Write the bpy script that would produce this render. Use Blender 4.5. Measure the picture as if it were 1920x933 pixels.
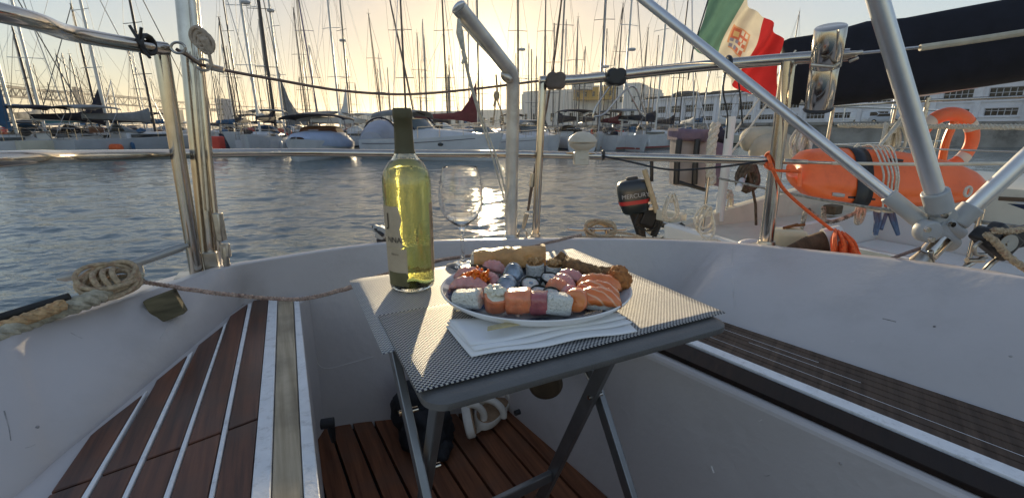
import bpy, bmesh, math, random
from mathutils import Vector, Matrix, noise
R = math.radians
random.seed(7)
for o in list(bpy.data.objects): bpy.data.objects.remove(o)
S = bpy.context.scene
COL = S.collection
# ------------------------------------------------------------ camera, sky, sun
H = 1.60                                   # eye height above the water
F = 840.0; TH = math.atan((466.5-240)/F)   # focal length in photo pixels, downward pitch
cam = bpy.data.cameras.new('camera'); cam.lens = 36*F/1920; cam.sensor_width = 36
cam.clip_start = 0.02; cam.clip_end = 30000
co = bpy.data.objects.new('camera', cam); COL.objects.link(co)
co.location = (0, 0, H); co.rotation_euler = (R(90)-TH, 0, 0); S.camera = co
c_, s_ = math.cos(TH), math.sin(TH)
def ray(px, py):
    v = 466.5-py
    return Vector((px-960, F*c_+v*s_, -F*s_+v*c_))
def W(px, py, Y):                           # point of the place seen at a photo pixel, Y metres ahead
    r = ray(px, py); t = Y/r.y
    return Vector((r.x*t, Y, H+r.z*t))
def Z(px, py, z):                           # the same, at height z relative to the eye
    r = ray(px, py); t = z/r.z
    return Vector((r.x*t, r.y*t, H+z))
SUN = ray(911, 124).normalized()
sun_el = math.asin(SUN.z); sun_az = math.atan2(SUN.x, SUN.y)
w = bpy.data.worlds.new('World'); S.world = w; w.use_nodes = True
nt = w.node_tree; bg = nt.nodes['Background']
sky = nt.nodes.new('ShaderNodeTexSky'); sky.sky_type = 'NISHITA'; sky.sun_disc = False
sky.sun_elevation = sun_el; sky.sun_rotation = sun_az
sky.air_density = 1.0; sky.dust_density = 0.7; sky.ozone_density = 1.5

# the sun's own disc and its narrow aureole are part of the sky
tcw = nt.nodes.new('ShaderNodeTexCoord'); dp = nt.nodes.new('ShaderNodeVectorMath'); dp.operation = 'DOT_PRODUCT'; dp.inputs[1].default_value = SUN
nt.links.new(tcw.outputs['Generated'], dp.inputs[0])
def wmath(op, a, b):
    n_ = nt.nodes.new('ShaderNodeMath'); n_.operation = op
    for i, x in enumerate((a, b)):
        if isinstance(x, (int, float)): n_.inputs[i].default_value = x
        else: nt.links.new(x, n_.inputs[i])
    return n_.outputs[0]
dd = dp.outputs['Value']
disc = wmath('MULTIPLY', wmath('GREATER_THAN', dd, math.cos(R(.42))), 120.0)
dcl = wmath('MAXIMUM', dd, 0.0)
aur = wmath('ADD', wmath('MULTIPLY', wmath('POWER', dcl, 3000.0), 14.0), wmath('ADD', wmath('MULTIPLY', wmath('POWER', dcl, 250.0), 2.5), wmath('MULTIPLY', wmath('POWER', dcl, 40.0), 0.2)))
glow = nt.nodes.new('ShaderNodeVectorMath'); glow.operation = 'SCALE'; glow.inputs[0].default_value = (1.0, .88, .52); nt.links.new(wmath('ADD', disc, aur), glow.inputs['Scale'])
tint = nt.nodes.new('ShaderNodeVectorMath'); tint.operation = 'MULTIPLY'; tint.inputs[1].default_value = (1.04, 1.0, 1.04)
dim = nt.nodes.new('ShaderNodeVectorMath'); dim.operation = 'SCALE'; ds = nt.nodes.new('ShaderNodeHueSaturation'); ds.inputs['Saturation'].default_value = .78; nt.links.new(sky.outputs[0], ds.inputs['Color']); nt.links.new(ds.outputs[0], dim.inputs[0]); bw = nt.nodes.new('ShaderNodeRGBToBW'); nt.links.new(sky.outputs[0], bw.inputs[0])
nt.links.new(wmath('DIVIDE', wmath('SUBTRACT', 1.0, wmath('MULTIPLY', wmath('POWER', dcl, 4.0), .46)), wmath('ADD', 1.0, wmath('MULTIPLY', bw.outputs[0], 0.27))), dim.inputs['Scale'])
nt.links.new(dim.outputs[0], tint.inputs[0])
sm0 = nt.nodes.new('ShaderNodeVectorMath'); sm0.operation = 'ADD'; nt.links.new(tint.outputs[0], sm0.inputs[0]); nt.links.new(glow.outputs[0], sm0.inputs[1])
nt.links.new(sm0.outputs[0], bg.inputs[0]); bg.inputs[1].default_value = 0.14
sl = bpy.data.lights.new('sun', 'SUN'); sl.energy = 2.4; sl.angle = R(0.6); sl.color = (1.0, 0.80, 0.50)
so = bpy.data.objects.new('sun', sl); COL.objects.link(so)
so.rotation_euler = (-SUN).to_track_quat('-Z', 'Y').to_euler()
S.view_settings.view_transform = 'Standard'; S.view_settings.look = 'None'
S.view_settings.exposure = 1.5; S.view_settings.gamma = 1.0
S.render.engine = 'CYCLES'; S.cycles.use_denoising = True; S.cycles.max_bounces = 10
S.cycles.transmission_bounces = 10; S.cycles.transparent_max_bounces = 16; S.cycles.sample_clamp_indirect = 6

# ------------------------------------------------------------ materials
MATS = {}
def mat(name, col, rough=0.5, metal=0.0, var=0.12, scale=8.0, bump=0.0, bscale=None, coat=0.0, dirt=None, dscale=3.0, damt=0.5, **kw):
    if name in MATS: return MATS[name]
    m = bpy.data.materials.new(name); m.use_nodes = True; n = m.node_tree; L = n.links
    p = n.nodes['Principled BSDF']
    p.inputs['Roughness'].default_value = rough; p.inputs['Metallic'].default_value = metal
    p.inputs['Coat Weight'].default_value = coat
    tc = n.nodes.new('ShaderNodeTexCoord')
    nz = n.nodes.new('ShaderNodeTexNoise'); nz.inputs['Scale'].default_value = scale; nz.inputs['Detail'].default_value = 5
    L.new(tc.outputs['Object'], nz.inputs['Vector'])
    cr = n.nodes.new('ShaderNodeValToRGB'); e = cr.color_ramp.elements
    e[0].position = 0.3; e[1].position = 0.7
    e[0].color = [max(0, x*(1-var)) for x in col[:3]]+[1]; e[1].color = [min(1, x*(1+var)) for x in col[:3]]+[1]
    L.new(nz.outputs[0], cr.inputs[0]); out = cr.outputs[0]
    if dirt:
        n2 = n.nodes.new('ShaderNodeTexNoise'); n2.inputs['Scale'].default_value = dscale; n2.inputs['Detail'].default_value = 8
        n2.inputs['Roughness'].default_value = 0.7
        L.new(tc.outputs['Object'], n2.inputs['Vector'])
        r2 = n.nodes.new('ShaderNodeValToRGB'); r2.color_ramp.elements[0].position = 0.52; r2.color_ramp.elements[1].position = 0.72
        r2.color_ramp.elements[1].color = (damt, damt, damt, 1)
        L.new(n2.outputs[0], r2.inputs[0])
        mx = n.nodes.new('ShaderNodeMixRGB'); mx.inputs[2].default_value = tuple(dirt)+(1,)
        L.new(r2.outputs[0], mx.inputs[0]); L.new(out, mx.inputs[1]); out = mx.outputs[0]
    L.new(out, p.inputs['Base Color'])
    if bump:
        b = n.nodes.new('ShaderNodeBump'); b.inputs['Strength'].default_value = 1.0; b.inputs['Distance'].default_value = bump
        n3 = n.nodes.new('ShaderNodeTexNoise'); n3.inputs['Scale'].default_value = bscale or scale*4; n3.inputs['Detail'].default_value = 4
        L.new(tc.outputs['Object'], n3.inputs['Vector']); L.new(n3.outputs[0], b.inputs['Height']); L.new(b.outputs[0], p.inputs['Normal'])
    for k, v in kw.items(): p.inputs[k.replace('_', ' ')].default_value = v
    MATS[name] = m; return m

# ------------------------------------------------------------ mesh building
class MB:
    def __init__(s): s.v = []; s.f = []; s.m = []; s.cur = 0
    def add(s, vs, fs):
        b = len(s.v); s.v += [Vector(x) for x in vs]
        for f in fs: s.f.append([b+i for i in f]); s.m.append(s.cur)
    def box(s, c, d, M=None):
        c = Vector(c); vs = []
        for x in (-.5, .5):
            for y in (-.5, .5):
                for z in (-.5, .5):
                    q = Vector((x*d[0], y*d[1], z*d[2]))
                    if M: q = M @ q
                    vs.append(c+q)
        s.add(vs, [(0,1,3,2),(4,6,7,5),(0,4,5,1),(2,3,7,6),(0,2,6,4),(1,5,7,3)])
    def tube(s, pts, r, seg=10, caps=True, flat=1.0, up=None):
        pts = [Vector(p) for p in pts]; n = len(pts)
        rs = r if isinstance(r, (list, tuple)) else [r]*n
        rings = []; t0 = (pts[1]-pts[0]).normalized()
        a = Vector(up) if up else (Vector((0,0,1)) if abs(t0.z) < .9 else Vector((1,0,0)))
        a = (a-t0*a.dot(t0)).normalized()
        for i, p in enumerate(pts):
            t = (pts[min(i+1, n-1)]-pts[max(i-1, 0)])
            if t.length < 1e-9: t = t0
            t.normalize(); a = (a-t*a.dot(t)).normalized(); b = t.cross(a)
            rings.append([p+(a*math.cos(2*math.pi*k/seg)*flat+b*math.sin(2*math.pi*k/seg))*rs[i] for k in range(seg)])
        s.loft(rings, caps=caps)
    def loft(s, rings, caps=True, closed=True):
        n = len(rings[0]); vs = [v for r in rings for v in r]; fs = []
        for i in range(len(rings)-1):
            for k in range(n if closed else n-1):
                k2 = (k+1) % n
                fs.append((i*n+k, i*n+k2, (i+1)*n+k2, (i+1)*n+k))
        if caps: fs.append(tuple(range(n))[::-1]); fs.append(tuple((len(rings)-1)*n+k for k in range(n)))
        s.add(vs, fs)
    def lathe(s, prof, c=(0,0,0), seg=40, M=None, sx=1.0, sy=1.0):
        c = Vector(c); rings = []
        for r, z in prof:
            ring = []
            for k in range(seg):
                a = 2*math.pi*k/seg; q = Vector((r*math.cos(a)*sx, r*math.sin(a)*sy, z))
                ring.append(c+((M @ q) if M else q))
            rings.append(ring)
        s.loft(rings, caps=True)
    def prism(s, poly, ext):
        n = len(poly); a = [Vector(p) for p in poly]; b = [p+Vector(ext) for p in a]
        s.add(a+b, [tuple(range(n))[::-1], tuple(range(n, 2*n))]+[(i, (i+1) % n, n+(i+1) % n, n+i) for i in range(n)])
    def blob(s, c, r, M=None, e=1.0, nz=0.0, ns=40.0, seg=28, rings=16):
        c = Vector(c); vs = []; 
        sg = lambda x: math.copysign(abs(x)**e, x)
        for i in range(rings+1):
            th = math.pi*i/rings
            for k in range(seg):
                a = 2*math.pi*k/seg
                q = Vector((sg(math.sin(th))*sg(math.cos(a))*r[0], sg(math.sin(th))*sg(math.sin(a))*r[1], sg(math.cos(th))*r[2]))
                if M: q = M @ q
                p = c+q
                if nz: p = p+q.normalized()*nz*noise.fractal(p*ns, 1.0, 2.0, 3)
                vs.append(p)
        fs = [(i*seg+k, (i+1)*seg+k, (i+1)*seg+(k+1) % seg, i*seg+(k+1) % seg) for i in range(rings) for k in range(seg)]
        s.add(vs, fs)
    def build(s, name, m, parent=None, smooth=40, bevel=0, sub=0, org=None, seg=2):
        me = bpy.data.meshes.new(name)
        o_ = org if org is not None else (ORG.get(parent.name, Vector()) if parent else Vector())
        me.from_pydata([v-o_ for v in s.v], [], s.f)
        ms = m if isinstance(m, (list, tuple)) else [m]
        for x in ms: me.materials.append(x)
        me.polygons.foreach_set('material_index', [min(i, len(ms)-1) for i in s.m])
        me.update()
        b = bmesh.new(); b.from_mesh(me); bmesh.ops.remove_doubles(b, verts=b.verts, dist=1e-6)
        bmesh.ops.recalc_face_normals(b, faces=b.faces); b.to_mesh(me); b.free()
        if smooth:
            me.polygons.foreach_set('use_smooth', [True]*len(me.polygons)); me.set_sharp_from_angle(angle=R(smooth))
        o = bpy.data.objects.new(name, me); COL.objects.link(o)
        if parent: o.parent = parent; ORG[o.name] = o_
        if bevel:
            bv = o.modifiers.new('bevel', 'BEVEL'); bv.width = bevel; bv.segments = seg; bv.limit_method = 'ANGLE'; bv.angle_limit = R(35)
            bv.harden_normals = False
        if sub:
            sm = o.modifiers.new('sub', 'SUBSURF'); sm.levels = sub; sm.render_levels = sub
        return o
ORG = {}
def tag(o, label=None, cat=None, group=None, kind=None):
    if label: o['label'] = label
    if cat: o['category'] = cat
    if group: o['group'] = group
    if kind: o['kind'] = kind
    return o
def thing(name, label, cat, loc=(0,0,0), rz=0.0, group=None, local=False):
    o = bpy.data.objects.new(name, None); COL.objects.link(o); o.location = loc; o.rotation_euler = (0, 0, rz)
    o.empty_display_size = 0.1
    ORG[o.name] = Vector() if local else Vector(loc)
    return tag(o, label, cat, group)
def solo(mb, name, m, label, cat, group=None, loc=None, **kw):     # a thing that is one mesh, its origin at its own base
    if loc is None:
        zs = min(v.z for v in mb.v); loc = Vector((sum(v.x for v in mb.v)/len(mb.v), sum(v.y for v in mb.v)/len(mb.v), zs))
    o = mb.build(name, m, None, org=Vector(loc), **kw); o.location = loc
    return tag(o, label, cat, group)
def text_verts(txt, size, depth=0.0):
    cu = bpy.data.curves.new('t', 'FONT'); cu.body = txt; cu.size = size; cu.align_x = 'CENTER'; cu.align_y = 'CENTER'; cu.extrude = depth
    o = bpy.data.objects.new('t', cu); me = bpy.data.meshes.new_from_object(o)
    vs = [v.co.copy() for v in me.vertices]; fs = [tuple(p.vertices) for p in me.polygons]
    bpy.data.objects.remove(o); bpy.data.meshes.remove(me); bpy.data.curves.remove(cu)
    return vs, fs
def smooth_pts(pts, n=6):                                          # Catmull-Rom through the points
    pts = [Vector(p) for p in pts]; P = [pts[0]*2-pts[1]]+pts+[pts[-1]*2-pts[-2]]; out = []
    for i in range(1, len(P)-2):
        for k in range(n):
            t = k/n; a, b, c, d = P[i-1], P[i], P[i+1], P[i+2]
            out.append(0.5*((2*b)+(c-a)*t+(2*a-5*b+4*c-d)*t*t+(3*b-a-3*c+d)*t**3))
    out.append(pts[-1]); return out
def helix(path, rr, r, turns_per_m, mb, strands=3, seg=6, step=0.006):   # laid rope: strands twisted round a path
    path = smooth_pts(path, 8); L = [0]
    for a, b in zip(path, path[1:]): L.append(L[-1]+(b-a).length)
    n = max(8, int(L[-1]/step))
    def at(d):
        for i in range(len(L)-1):
            if d <= L[i+1]: t = (d-L[i])/max(1e-9, L[i+1]-L[i]); return path[i].lerp(path[i+1], t), (path[i+1]-path[i]).normalized()
        return path[-1], (path[-1]-path[-2]).normalized()
    for k in range(strands):
        pts = []
        for j in range(n+1):
            p, t = at(L[-1]*j/n); a = Vector((0,0,1)); a = (a-t*a.dot(t)).normalized(); b = t.cross(a)
            ph = 2*math.pi*(k/strands+L[-1]*j/n*turns_per_m)
            pts.append(p+(a*math.cos(ph)+b*math.sin(ph))*rr)
        mb.tube(pts, r, seg=seg)
def hank(mb, c, w, h, n, r, side=Vector((1,0,0)), seedn=1):          # hanging loops of line
    rg = random.Random(seedn)
    for k in range(n):
        a0 = rg.uniform(-.5,.5); d = Vector((math.cos(a0),math.sin(a0),0)); ww = w*rg.uniform(.5,1); hh = h*rg.uniform(.75,1.1); o = Vector((rg.uniform(-w,w)*.3, rg.uniform(-w,w)*.3, 0)); e = rg.uniform(0,6.28)
        pts = []
        for i in range(17):
            t = 2*math.pi*i/16; pts.append(c+o+d*ww*math.sin(t)*(.35+.65*(1-math.cos(t))/2)+Vector((0, .12*w*math.sin(2*t+e), -hh*(1-math.cos(t))/2)))
        mb.tube(pts, r, 7)
    for k in range(3): mb.tube([c+Vector((w*.28*math.cos(t), w*.28*math.sin(t), -.01*k-h*.18)) for t in [i*math.pi/6 for i in range(13)]], r, 7)
def RZ(a): return Matrix.Rotation(a, 3, 'Z')
def RX(a): return Matrix.Rotation(a, 3, 'X')
def RY(a): return Matrix.Rotation(a, 3, 'Y')
def pxr(wpx, P):                                                   # radius in metres of a tube wpx photo pixels wide at P
    P = Vector(P); d = P.y*c_+(H-P.z)*s_
    return wpx*d/F/2

GEL = mat('gelcoat', (.52,.485,.475), .28, 0, .07, 3, .0014, 45, dirt=(.33,.31,.29), dscale=5, damt=.3)
GEL2 = mat('gelcoat paint', (.56,.52,.505), .45, 0, .03, 12, .0008, 90)
STEEL = mat('stainless steel', (.52,.475,.42), .14, 1, .08, 30, dirt=(.34,.30,.24), dscale=18, damt=.4)
STEELD = mat('worn steel', (.50,.46,.40), .32, 1, .2, 40, dirt=(.2,.15,.1), dscale=30, damt=.8)
ALU = mat('satin aluminium', (.66,.67,.68), .34, .85, .06, 20, dirt=(.4,.4,.4), dscale=20, damt=.3)
PLASG = mat('grey plastic joint', (.40,.41,.41), .45, 0, .06, 20, dirt=(.3,.3,.3), dscale=30, damt=.3)
BLK = mat('black plastic', (.018,.018,.02), .4, 0, .2, 20)
RUB = mat('black rubber', (.02,.019,.018), .7, 0, .3, 60, .0006)
ROPE = mat('tan rope', (.44,.34,.22), .85, 0, .35, 160, .0012, 500, dirt=(.30,.12,.08), dscale=90, damt=.8)
ROPEW = mat('weathered laid rope', (.46,.42,.32), .9, 0, .3, 90, .0015, 400, dirt=(.25,.22,.16), dscale=30, damt=.6)
ROPEL = mat('pale rope', (.60,.56,.47), .85, 0, .25, 120, .001, 400)
ROPEO = mat('orange rope', (.80,.13,.03), .75, 0, .25, 120, .001, 400)

# ------------------------------------------------------------ water, hills, quay
def water():
    m = bpy.data.materials.new('harbour water'); m.use_nodes = True; n = m.node_tree; L = n.links
    p = n.nodes['Principled BSDF']; p.inputs['Base Color'].default_value = (.085,.125,.135,1)
    p.inputs['Roughness'].default_value = .06; p.inputs['IOR'].default_value = 1.45
    tc = n.nodes.new('ShaderNodeTexCoord')
    last = None
    for sc, dist, sx, det in ((5.5, .020, .40, 3), (16, .009, .5, 3)):
        mp = n.nodes.new('ShaderNodeMapping'); mp.inputs['Scale'].default_value = (sx, 1.0, 1); mp.inputs['Rotation'].default_value = (0,0,R(-14))
        L.new(tc.outputs['Object'], mp.inputs[0])
        z = n.nodes.new('ShaderNodeTexNoise'); z.inputs['Scale'].default_value = sc; z.inputs['Detail'].default_value = det; z.inputs['Roughness'].default_value = .55
        z.inputs['Distortion'].default_value = .3
        L.new(mp.outputs[0], z.inputs['Vector'])
        b = n.nodes.new('ShaderNodeBump'); b.inputs['Distance'].default_value = dist; b.inputs['Strength'].default_value = 1
        L.new(z.outputs[0], b.inputs['Height'])
        if last: L.new(last.outputs[0], b.inputs['Normal'])
        last = b
    L.new(last.outputs[0], p.inputs['Normal'])
    import numpy as np
    rng = np.random.default_rng(5)
    ys = [-60, -30, -12, -4, 0.2]; y = .7
    while y < 75: ys.append(y); y *= 1.0068
    while y < 5500: ys.append(y); y *= 1.12
    ys.append(5700)
    ys = np.array(ys); us = np.linspace(-1, 1, 760); hwid = np.abs(ys)*1.45+5
    X = hwid[:, None]*us[None, :]; Y = np.repeat(ys[:, None], len(us), 1); Zw = np.zeros_like(X)
    sp = np.maximum(hwid*2/760, np.abs(ys)*.0068)[:, None]
    for k in range(60):
        lam = .10*(1.058**k)*rng.uniform(.9, 1.1); th = R(104)+rng.normal(0, .55); kk = 2*math.pi/lam
        slope = .030*(1.0 if lam < .7 else .40); amp = slope/kk
        fade = np.clip((lam/sp-2.0)/2.5, 0, 1)*np.clip((72-Y)/25, 0, 1)*(Y > .6)
        ph = kk*(X*math.cos(th)+Y*math.sin(th))+rng.uniform(0, 6.28)+.8*np.sin(X*.9+k)+.6*np.sin(Y*.7+k*2)
        Zw += amp*fade*(np.sin(ph)+.25*np.sin(2*ph+1))
    nr, nc = X.shape; co_ = np.stack([X, Y, Zw], -1).reshape(-1, 3).astype(np.float32)
    i0 = (np.arange(nr-1)[:, None]*nc+np.arange(nc-1)[None, :]).ravel(); q = np.stack([i0, i0+1, i0+nc+1, i0+nc], -1).astype(np.int32)
    me = bpy.data.meshes.new('water'); me.vertices.add(len(co_)); me.vertices.foreach_set('co', co_.ravel()); me.loops.add(q.size); me.loops.foreach_set('vertex_index', q.ravel())
    me.polygons.add(len(q)); me.polygons.foreach_set('loop_start', np.arange(0, q.size, 4, dtype=np.int32)); me.polygons.foreach_set('loop_total', np.full(len(q), 4, np.int32)); me.polygons.foreach_set('use_smooth', np.ones(len(q), bool))
    me.materials.append(m); me.update(); me.validate()
    o = bpy.data.objects.new('water', me); COL.objects.link(o); tag(o, 'rippled dark blue harbour water with a golden sun path', None, None, 'structure')
water()
HILL = mat('far hill', (.10,.12,.11), 1, 0, .3, .01)
mb = MB(); prev = None
xs = [(-2600,0)]; 
for i in range(90):
    px = 380+i*13; hgt = 3+10*max(0, noise.noise(Vector((i*.11, 3, 0)))) + (9 if px > 860 else 0)*min(1, (px-860)/120 if px > 860 else 0)
    xs.append((px, 240-hgt))
rings = []
for px, py in xs[1:]:
    a = W(px, py, 2600.0); rings.append([Vector((a.x, 2600, -1)), Vector((a.x, 2600, a.z*.75)), Vector((a.x*1.02, 2680, a.z)), Vector((a.x*1.1, 3000, -1))])
mb.loft(rings, caps=True)
tag(mb.build('hills', HILL), 'low hazy shore beyond the marina', None, None, 'structure')
CONC = mat('old quay concrete', (.30,.28,.25), .9, 0, .3, .6, .02, 3, dirt=(.09,.08,.07), dscale=.7, damt=.8)
mb = MB()
Q0 = W(960, 230, 118); Q1 = W(1560, 230, 44); Q2 = W(1920, 230, 39); Q3 = Vector((75, 30, 0))
qp = [Vector((q.x, q.y, 0)) for q in (Vector((Q0.x-2, Q0.y, 0)), Q1, Q2, Q3)]
top = 2.15
poly = [Vector((p.x, p.y, -1)) for p in qp]+[Vector((220, 30, -1)), Vector((220, 400, -1)), Vector((-2, 400, -1))]
mb.prism(poly, (0,0,top+1))
tag(mb.build('quay', CONC, smooth=0), 'stained concrete quay wall behind the moored boats', None, None, 'structure')
mb = MB()
for a, b in zip(qp, qp[1:]):
    d = (b-a); n_ = int(d.length/3.2)
    for i in range(n_): 
        p = a+d*((i+.5)/n_); mb.box((p.x, p.y-.16, top-.14), (d.length/n_-.12, .3, .3), RZ(math.atan2(d.y, d.x)))
tag(mb.build('quay_edge', CONC, smooth=0), None, None, None, 'structure')


# evening haze: one closed box of even, thin air round the camera and the whole marina
mb = MB(); mb.box((0, 2875, 64), (17600, 6050, 134)); hm_ = bpy.data.materials.new('haze'); hm_.use_nodes = True; hn = hm_.node_tree; hn.nodes.clear()
ho = hn.nodes.new('ShaderNodeOutputMaterial'); hv = hn.nodes.new('ShaderNodeVolumePrincipled'); hv.inputs['Color'].default_value = (.94,.92,.88,1); hv.inputs['Density'].default_value = .00014; hv.inputs['Anisotropy'].default_value = .6
hn.links.new(hv.outputs[0], ho.inputs['Volume']); hz_ = mb.build('haze', hm_, smooth=0); hz_['kind'] = 'stuff'

# ============================================================ OUR BOAT: cockpit, coaming, benches, stern rail
boat = thing('sailing_boat', 'white sailing boat cockpit with teak benches and steel stern rail around the food table', 'sailing boat', (0, .8, H-.9))
BD, FD, TD = -.45, -.88, -.335
def V3(x, y, z): return Vector((x, y, H+z))
T = [V3(-1.02,-.7,-.22), V3(-.98,-.2,-.25), V3(-.93,.25,-.285), Z(-60,655,-.315), Z(60,612,-.32), Z(180,578,-.325), Z(350,524,-.335), Z(400,508,-.335), Z(432,499,-.335), Z(480,491,-.335), Z(560,478,TD), Z(640,466,TD),
     Z(720,457,TD), Z(810,453.5,TD), Z(900,451.5,TD), Z(1000,449.5,TD), Z(1100,449,TD), Z(1240,451.5,-.333), Z(1370,457,-.33), Z(1470,466,-.32), Z(1560,475,-.31), Z(1640,483,-.30), Z(1720,492,-.29), Z(1820,505.5,-.28), Z(1920,520,-.27), Z(2060,541,-.26), V3(1.08,.25,-.24), V3(1.10,-.2,-.23), V3(1.12,-.7,-.22)]
Bl = [V3(-.62,-.7,BD), V3(-.60,-.2,BD), V3(-.60,.2,BD), Z(10,950,BD), Z(110,862,BD), Z(180,803,BD), Z(300,700,BD), Z(395,620,BD), Z(440,582,BD), Z(470,566,BD)]
for q in Bl[:4]: pass
# wall bottoms: bench level at the sides, footwell floor across the stern
Bm = [V3(-.60,1.16,FD), V3(-.49,1.195,FD), V3(-.37,1.215,FD), V3(-.24,1.235,FD), V3(-.10,1.255,FD), V3(.02,1.275,FD), V3(.15,1.29,FD), V3(.30,1.27,FD)]
Br = [Z(1262,578,BD)+Vector((.02,0,0)), Z(1350,604,BD), Z(1430,631,BD), Z(1520,662,BD), Z(1610,693,BD), Z(1720,731,BD), Z(1920,800,BD), V3(.90,.40,BD), V3(.97,.1,BD), V3(1.0,-.25,BD), V3(1.02,-.7,BD)]
B = Bl+Bm+Br
assert len(B) == len(T), (len(B), len(T))
n = len(T)
def out2(P, i):
    a = P[max(i-1, 0)]; b = P[min(i+1, len(P)-1)]; t = (b-a); t.z = 0; t.normalize(); return Vector((-t.y, t.x, 0))
O1 = [out2(T, i) for i in range(n)]
lip = [T[i]+O1[i]*.030+Vector((0,0,-.001)) for i in range(n)]
low = [T[i]+O1[i]*.036-Vector((0,0,.030)) for i in range(n)]
dk = [T[i]+O1[i]*.19-Vector((0,0,.042)) for i in range(n)]
def dense(P, k=5): return smooth_pts(P, k)
mb = MB(); prof = []
# a rounded edge between wall and lip
nw = [(T[i]-B[i]).normalized() for i in range(n)]
e0 = [T[i]-nw[i]*.006 for i in range(n)]; e1 = [T[i]-nw[i]*.0015+O1[i]*.001 for i in range(n)]; e2 = [T[i]+O1[i]*.005 for i in range(n)]
curves = [dense(c) for c in ([B[i]-Vector((0,0,.03)) for i in range(n)], [B[i].lerp(T[i], .06) for i in range(n)], [B[i].lerp(T[i], .5) for i in range(n)], e0, e1, e2, lip, low)]
rings = [[c[i] for c in curves] for i in range(len(curves[0]))]
mb.loft(rings, caps=False, closed=False)
coam = mb.build('coaming', GEL, boat, smooth=50)
mb = MB(); hullb = [dk[i]+O1[i]*.02-Vector((0,0,.05)) for i in range(n)]; hw = [Vector((dk[i].x, dk[i].y, -.2))-O1[i]*.12 for i in range(n)]
cv = [dense(c) for c in (low, dk, hullb, hw)]
mb.loft([[c[i] for c in cv] for i in range(len(cv[0]))], caps=False, closed=False)
mb.build('side_deck', GEL, boat, smooth=30)
# grey seam in the coaming of the transom corner
# benches ----------------------------------------------------
TEAK = bpy.data.materials.new('dark teak'); TEAK.use_nodes = True
def wood(m, c0, c1, c2, rough, ang, sc=1.0, coat=0.0, spec=.25):
    m.use_nodes = True; n = m.node_tree; L = n.links; p = n.nodes['Principled BSDF']; p.inputs['Roughness'].default_value = rough; p.inputs['Coat Weight'].default_value = coat; p.inputs['Specular IOR Level'].default_value = spec
    p.inputs['Coat Roughness'].default_value = .25
    tc = n.nodes.new('ShaderNodeTexCoord'); mp = n.nodes.new('ShaderNodeMapping'); mp2 = n.nodes.new('ShaderNodeMapping')
    mp.inputs['Rotation'].default_value = (0,0,ang); mp2.inputs['Scale'].default_value = (70*sc, 3*sc, 30*sc)
    L.new(tc.outputs['Object'], mp.inputs[0]); L.new(mp.outputs[0], mp2.inputs[0])
    z = n.nodes.new('ShaderNodeTexNoise'); z.inputs['Scale'].default_value = 1; z.inputs['Detail'].default_value = 8; z.inputs['Roughness'].default_value = .65
    L.new(mp2.outputs[0], z.inputs['Vector'])
    cr = n.nodes.new('ShaderNodeValToRGB'); e = cr.color_ramp.elements; e[0].position = .32; e[0].color = c0+(1,); e[1].position = .68; e[1].color = c1+(1,)
    L.new(z.outputs[0], cr.inputs[0])
    z2 = n.nodes.new('ShaderNodeTexNoise'); z2.inputs['Scale'].default_value = 9*sc; z2.inputs['Detail'].default_value = 6
    L.new(tc.outputs['Object'], z2.inputs['Vector'])
    r2 = n.nodes.new('ShaderNodeValToRGB'); r2.color_ramp.elements[0].position = .45; r2.color_ramp.elements[1].position = .72; r2.color_ramp.elements[1].color = (.8,.8,.8,1)
    L.new(z2.outputs[0], r2.inputs[0])
    mx = n.nodes.new('ShaderNodeMixRGB'); mx.inputs[2].default_value = c2+(1,); L.new(r2.outputs[0], mx.inputs[0]); L.new(cr.outputs[0], mx.inputs[1]); L.new(mx.outputs[0], p.inputs['Base Color'])
    b = n.nodes.new('ShaderNodeBump'); b.inputs['Distance'].default_value = .0008; L.new(z.outputs[0], b.inputs['Height']); L.new(b.outputs[0], p.inputs['Normal'])
    return m
AX = -R(28)
wood(TEAK, (.035,.011,.006), (.19,.065,.028), (.075,.040,.026), .36, AX, 1.0, .12, .4)
TEAKD = wood(bpy.data.materials.new('brown decking'), (.11,.038,.018), (.28,.11,.05), (.16,.08,.05), .6, AX)
TEAKN = wood(bpy.data.materials.new('dark weathered teak'), (.045,.029,.020), (.135,.090,.062), (.085,.060,.045), .65, R(38))
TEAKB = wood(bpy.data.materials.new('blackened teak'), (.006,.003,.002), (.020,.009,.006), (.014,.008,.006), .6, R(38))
WOODG = wood(bpy.data.materials.new('bleached board'), (.36,.28,.18), (.62,.51,.36), (.22,.18,.13), .75, AX)
WHT = mat('white painted strip', (.85,.85,.85), .45, 0, .05, 40, .0008, 160, dirt=(.30,.28,.25), dscale=60, damt=.45)
FLR = mat('dark seam', (.012,.010,.009), .8)
def zq(x, y, d=BD, k=.4854, y0=480, x0=0): return Z(x0+x*k, y0+y*k, d)
def ext(a, b, y):                     # photo-zoom line a-b continued down to zoom row y
    t = (y-a[1])/(b[1]-a[1]); return (a[0]+(b[0]-a[0])*t, y)
up = Vector((0,0,1))
bl = thing('bench', None, None, (0,0,0)); bl.parent = boat
bpy.data.objects.remove(bl)
inner0, inner1 = Z(562,566,BD), Z(600,933,BD); near = inner1+(inner1-inner0)*.9
seat = [Bl[0]-Vector((.0,0,0)), Bl[2], Bl[3], Bl[4], Bl[5], Bl[6], Bl[7], Bl[8], Bl[9], Bl[9]+Vector((0,.04,0)), inner0+Vector((.0,.06,0)), inner0, inner1, near]
seat = [q.copy() for q in seat]
for q in seat[:9]: q.x -= .015
mb = MB(); mb.prism([q-up*.44 for q in seat], up*.438)
bench = mb.build('bench', GEL2, boat, smooth=0, bevel=.006)
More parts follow.
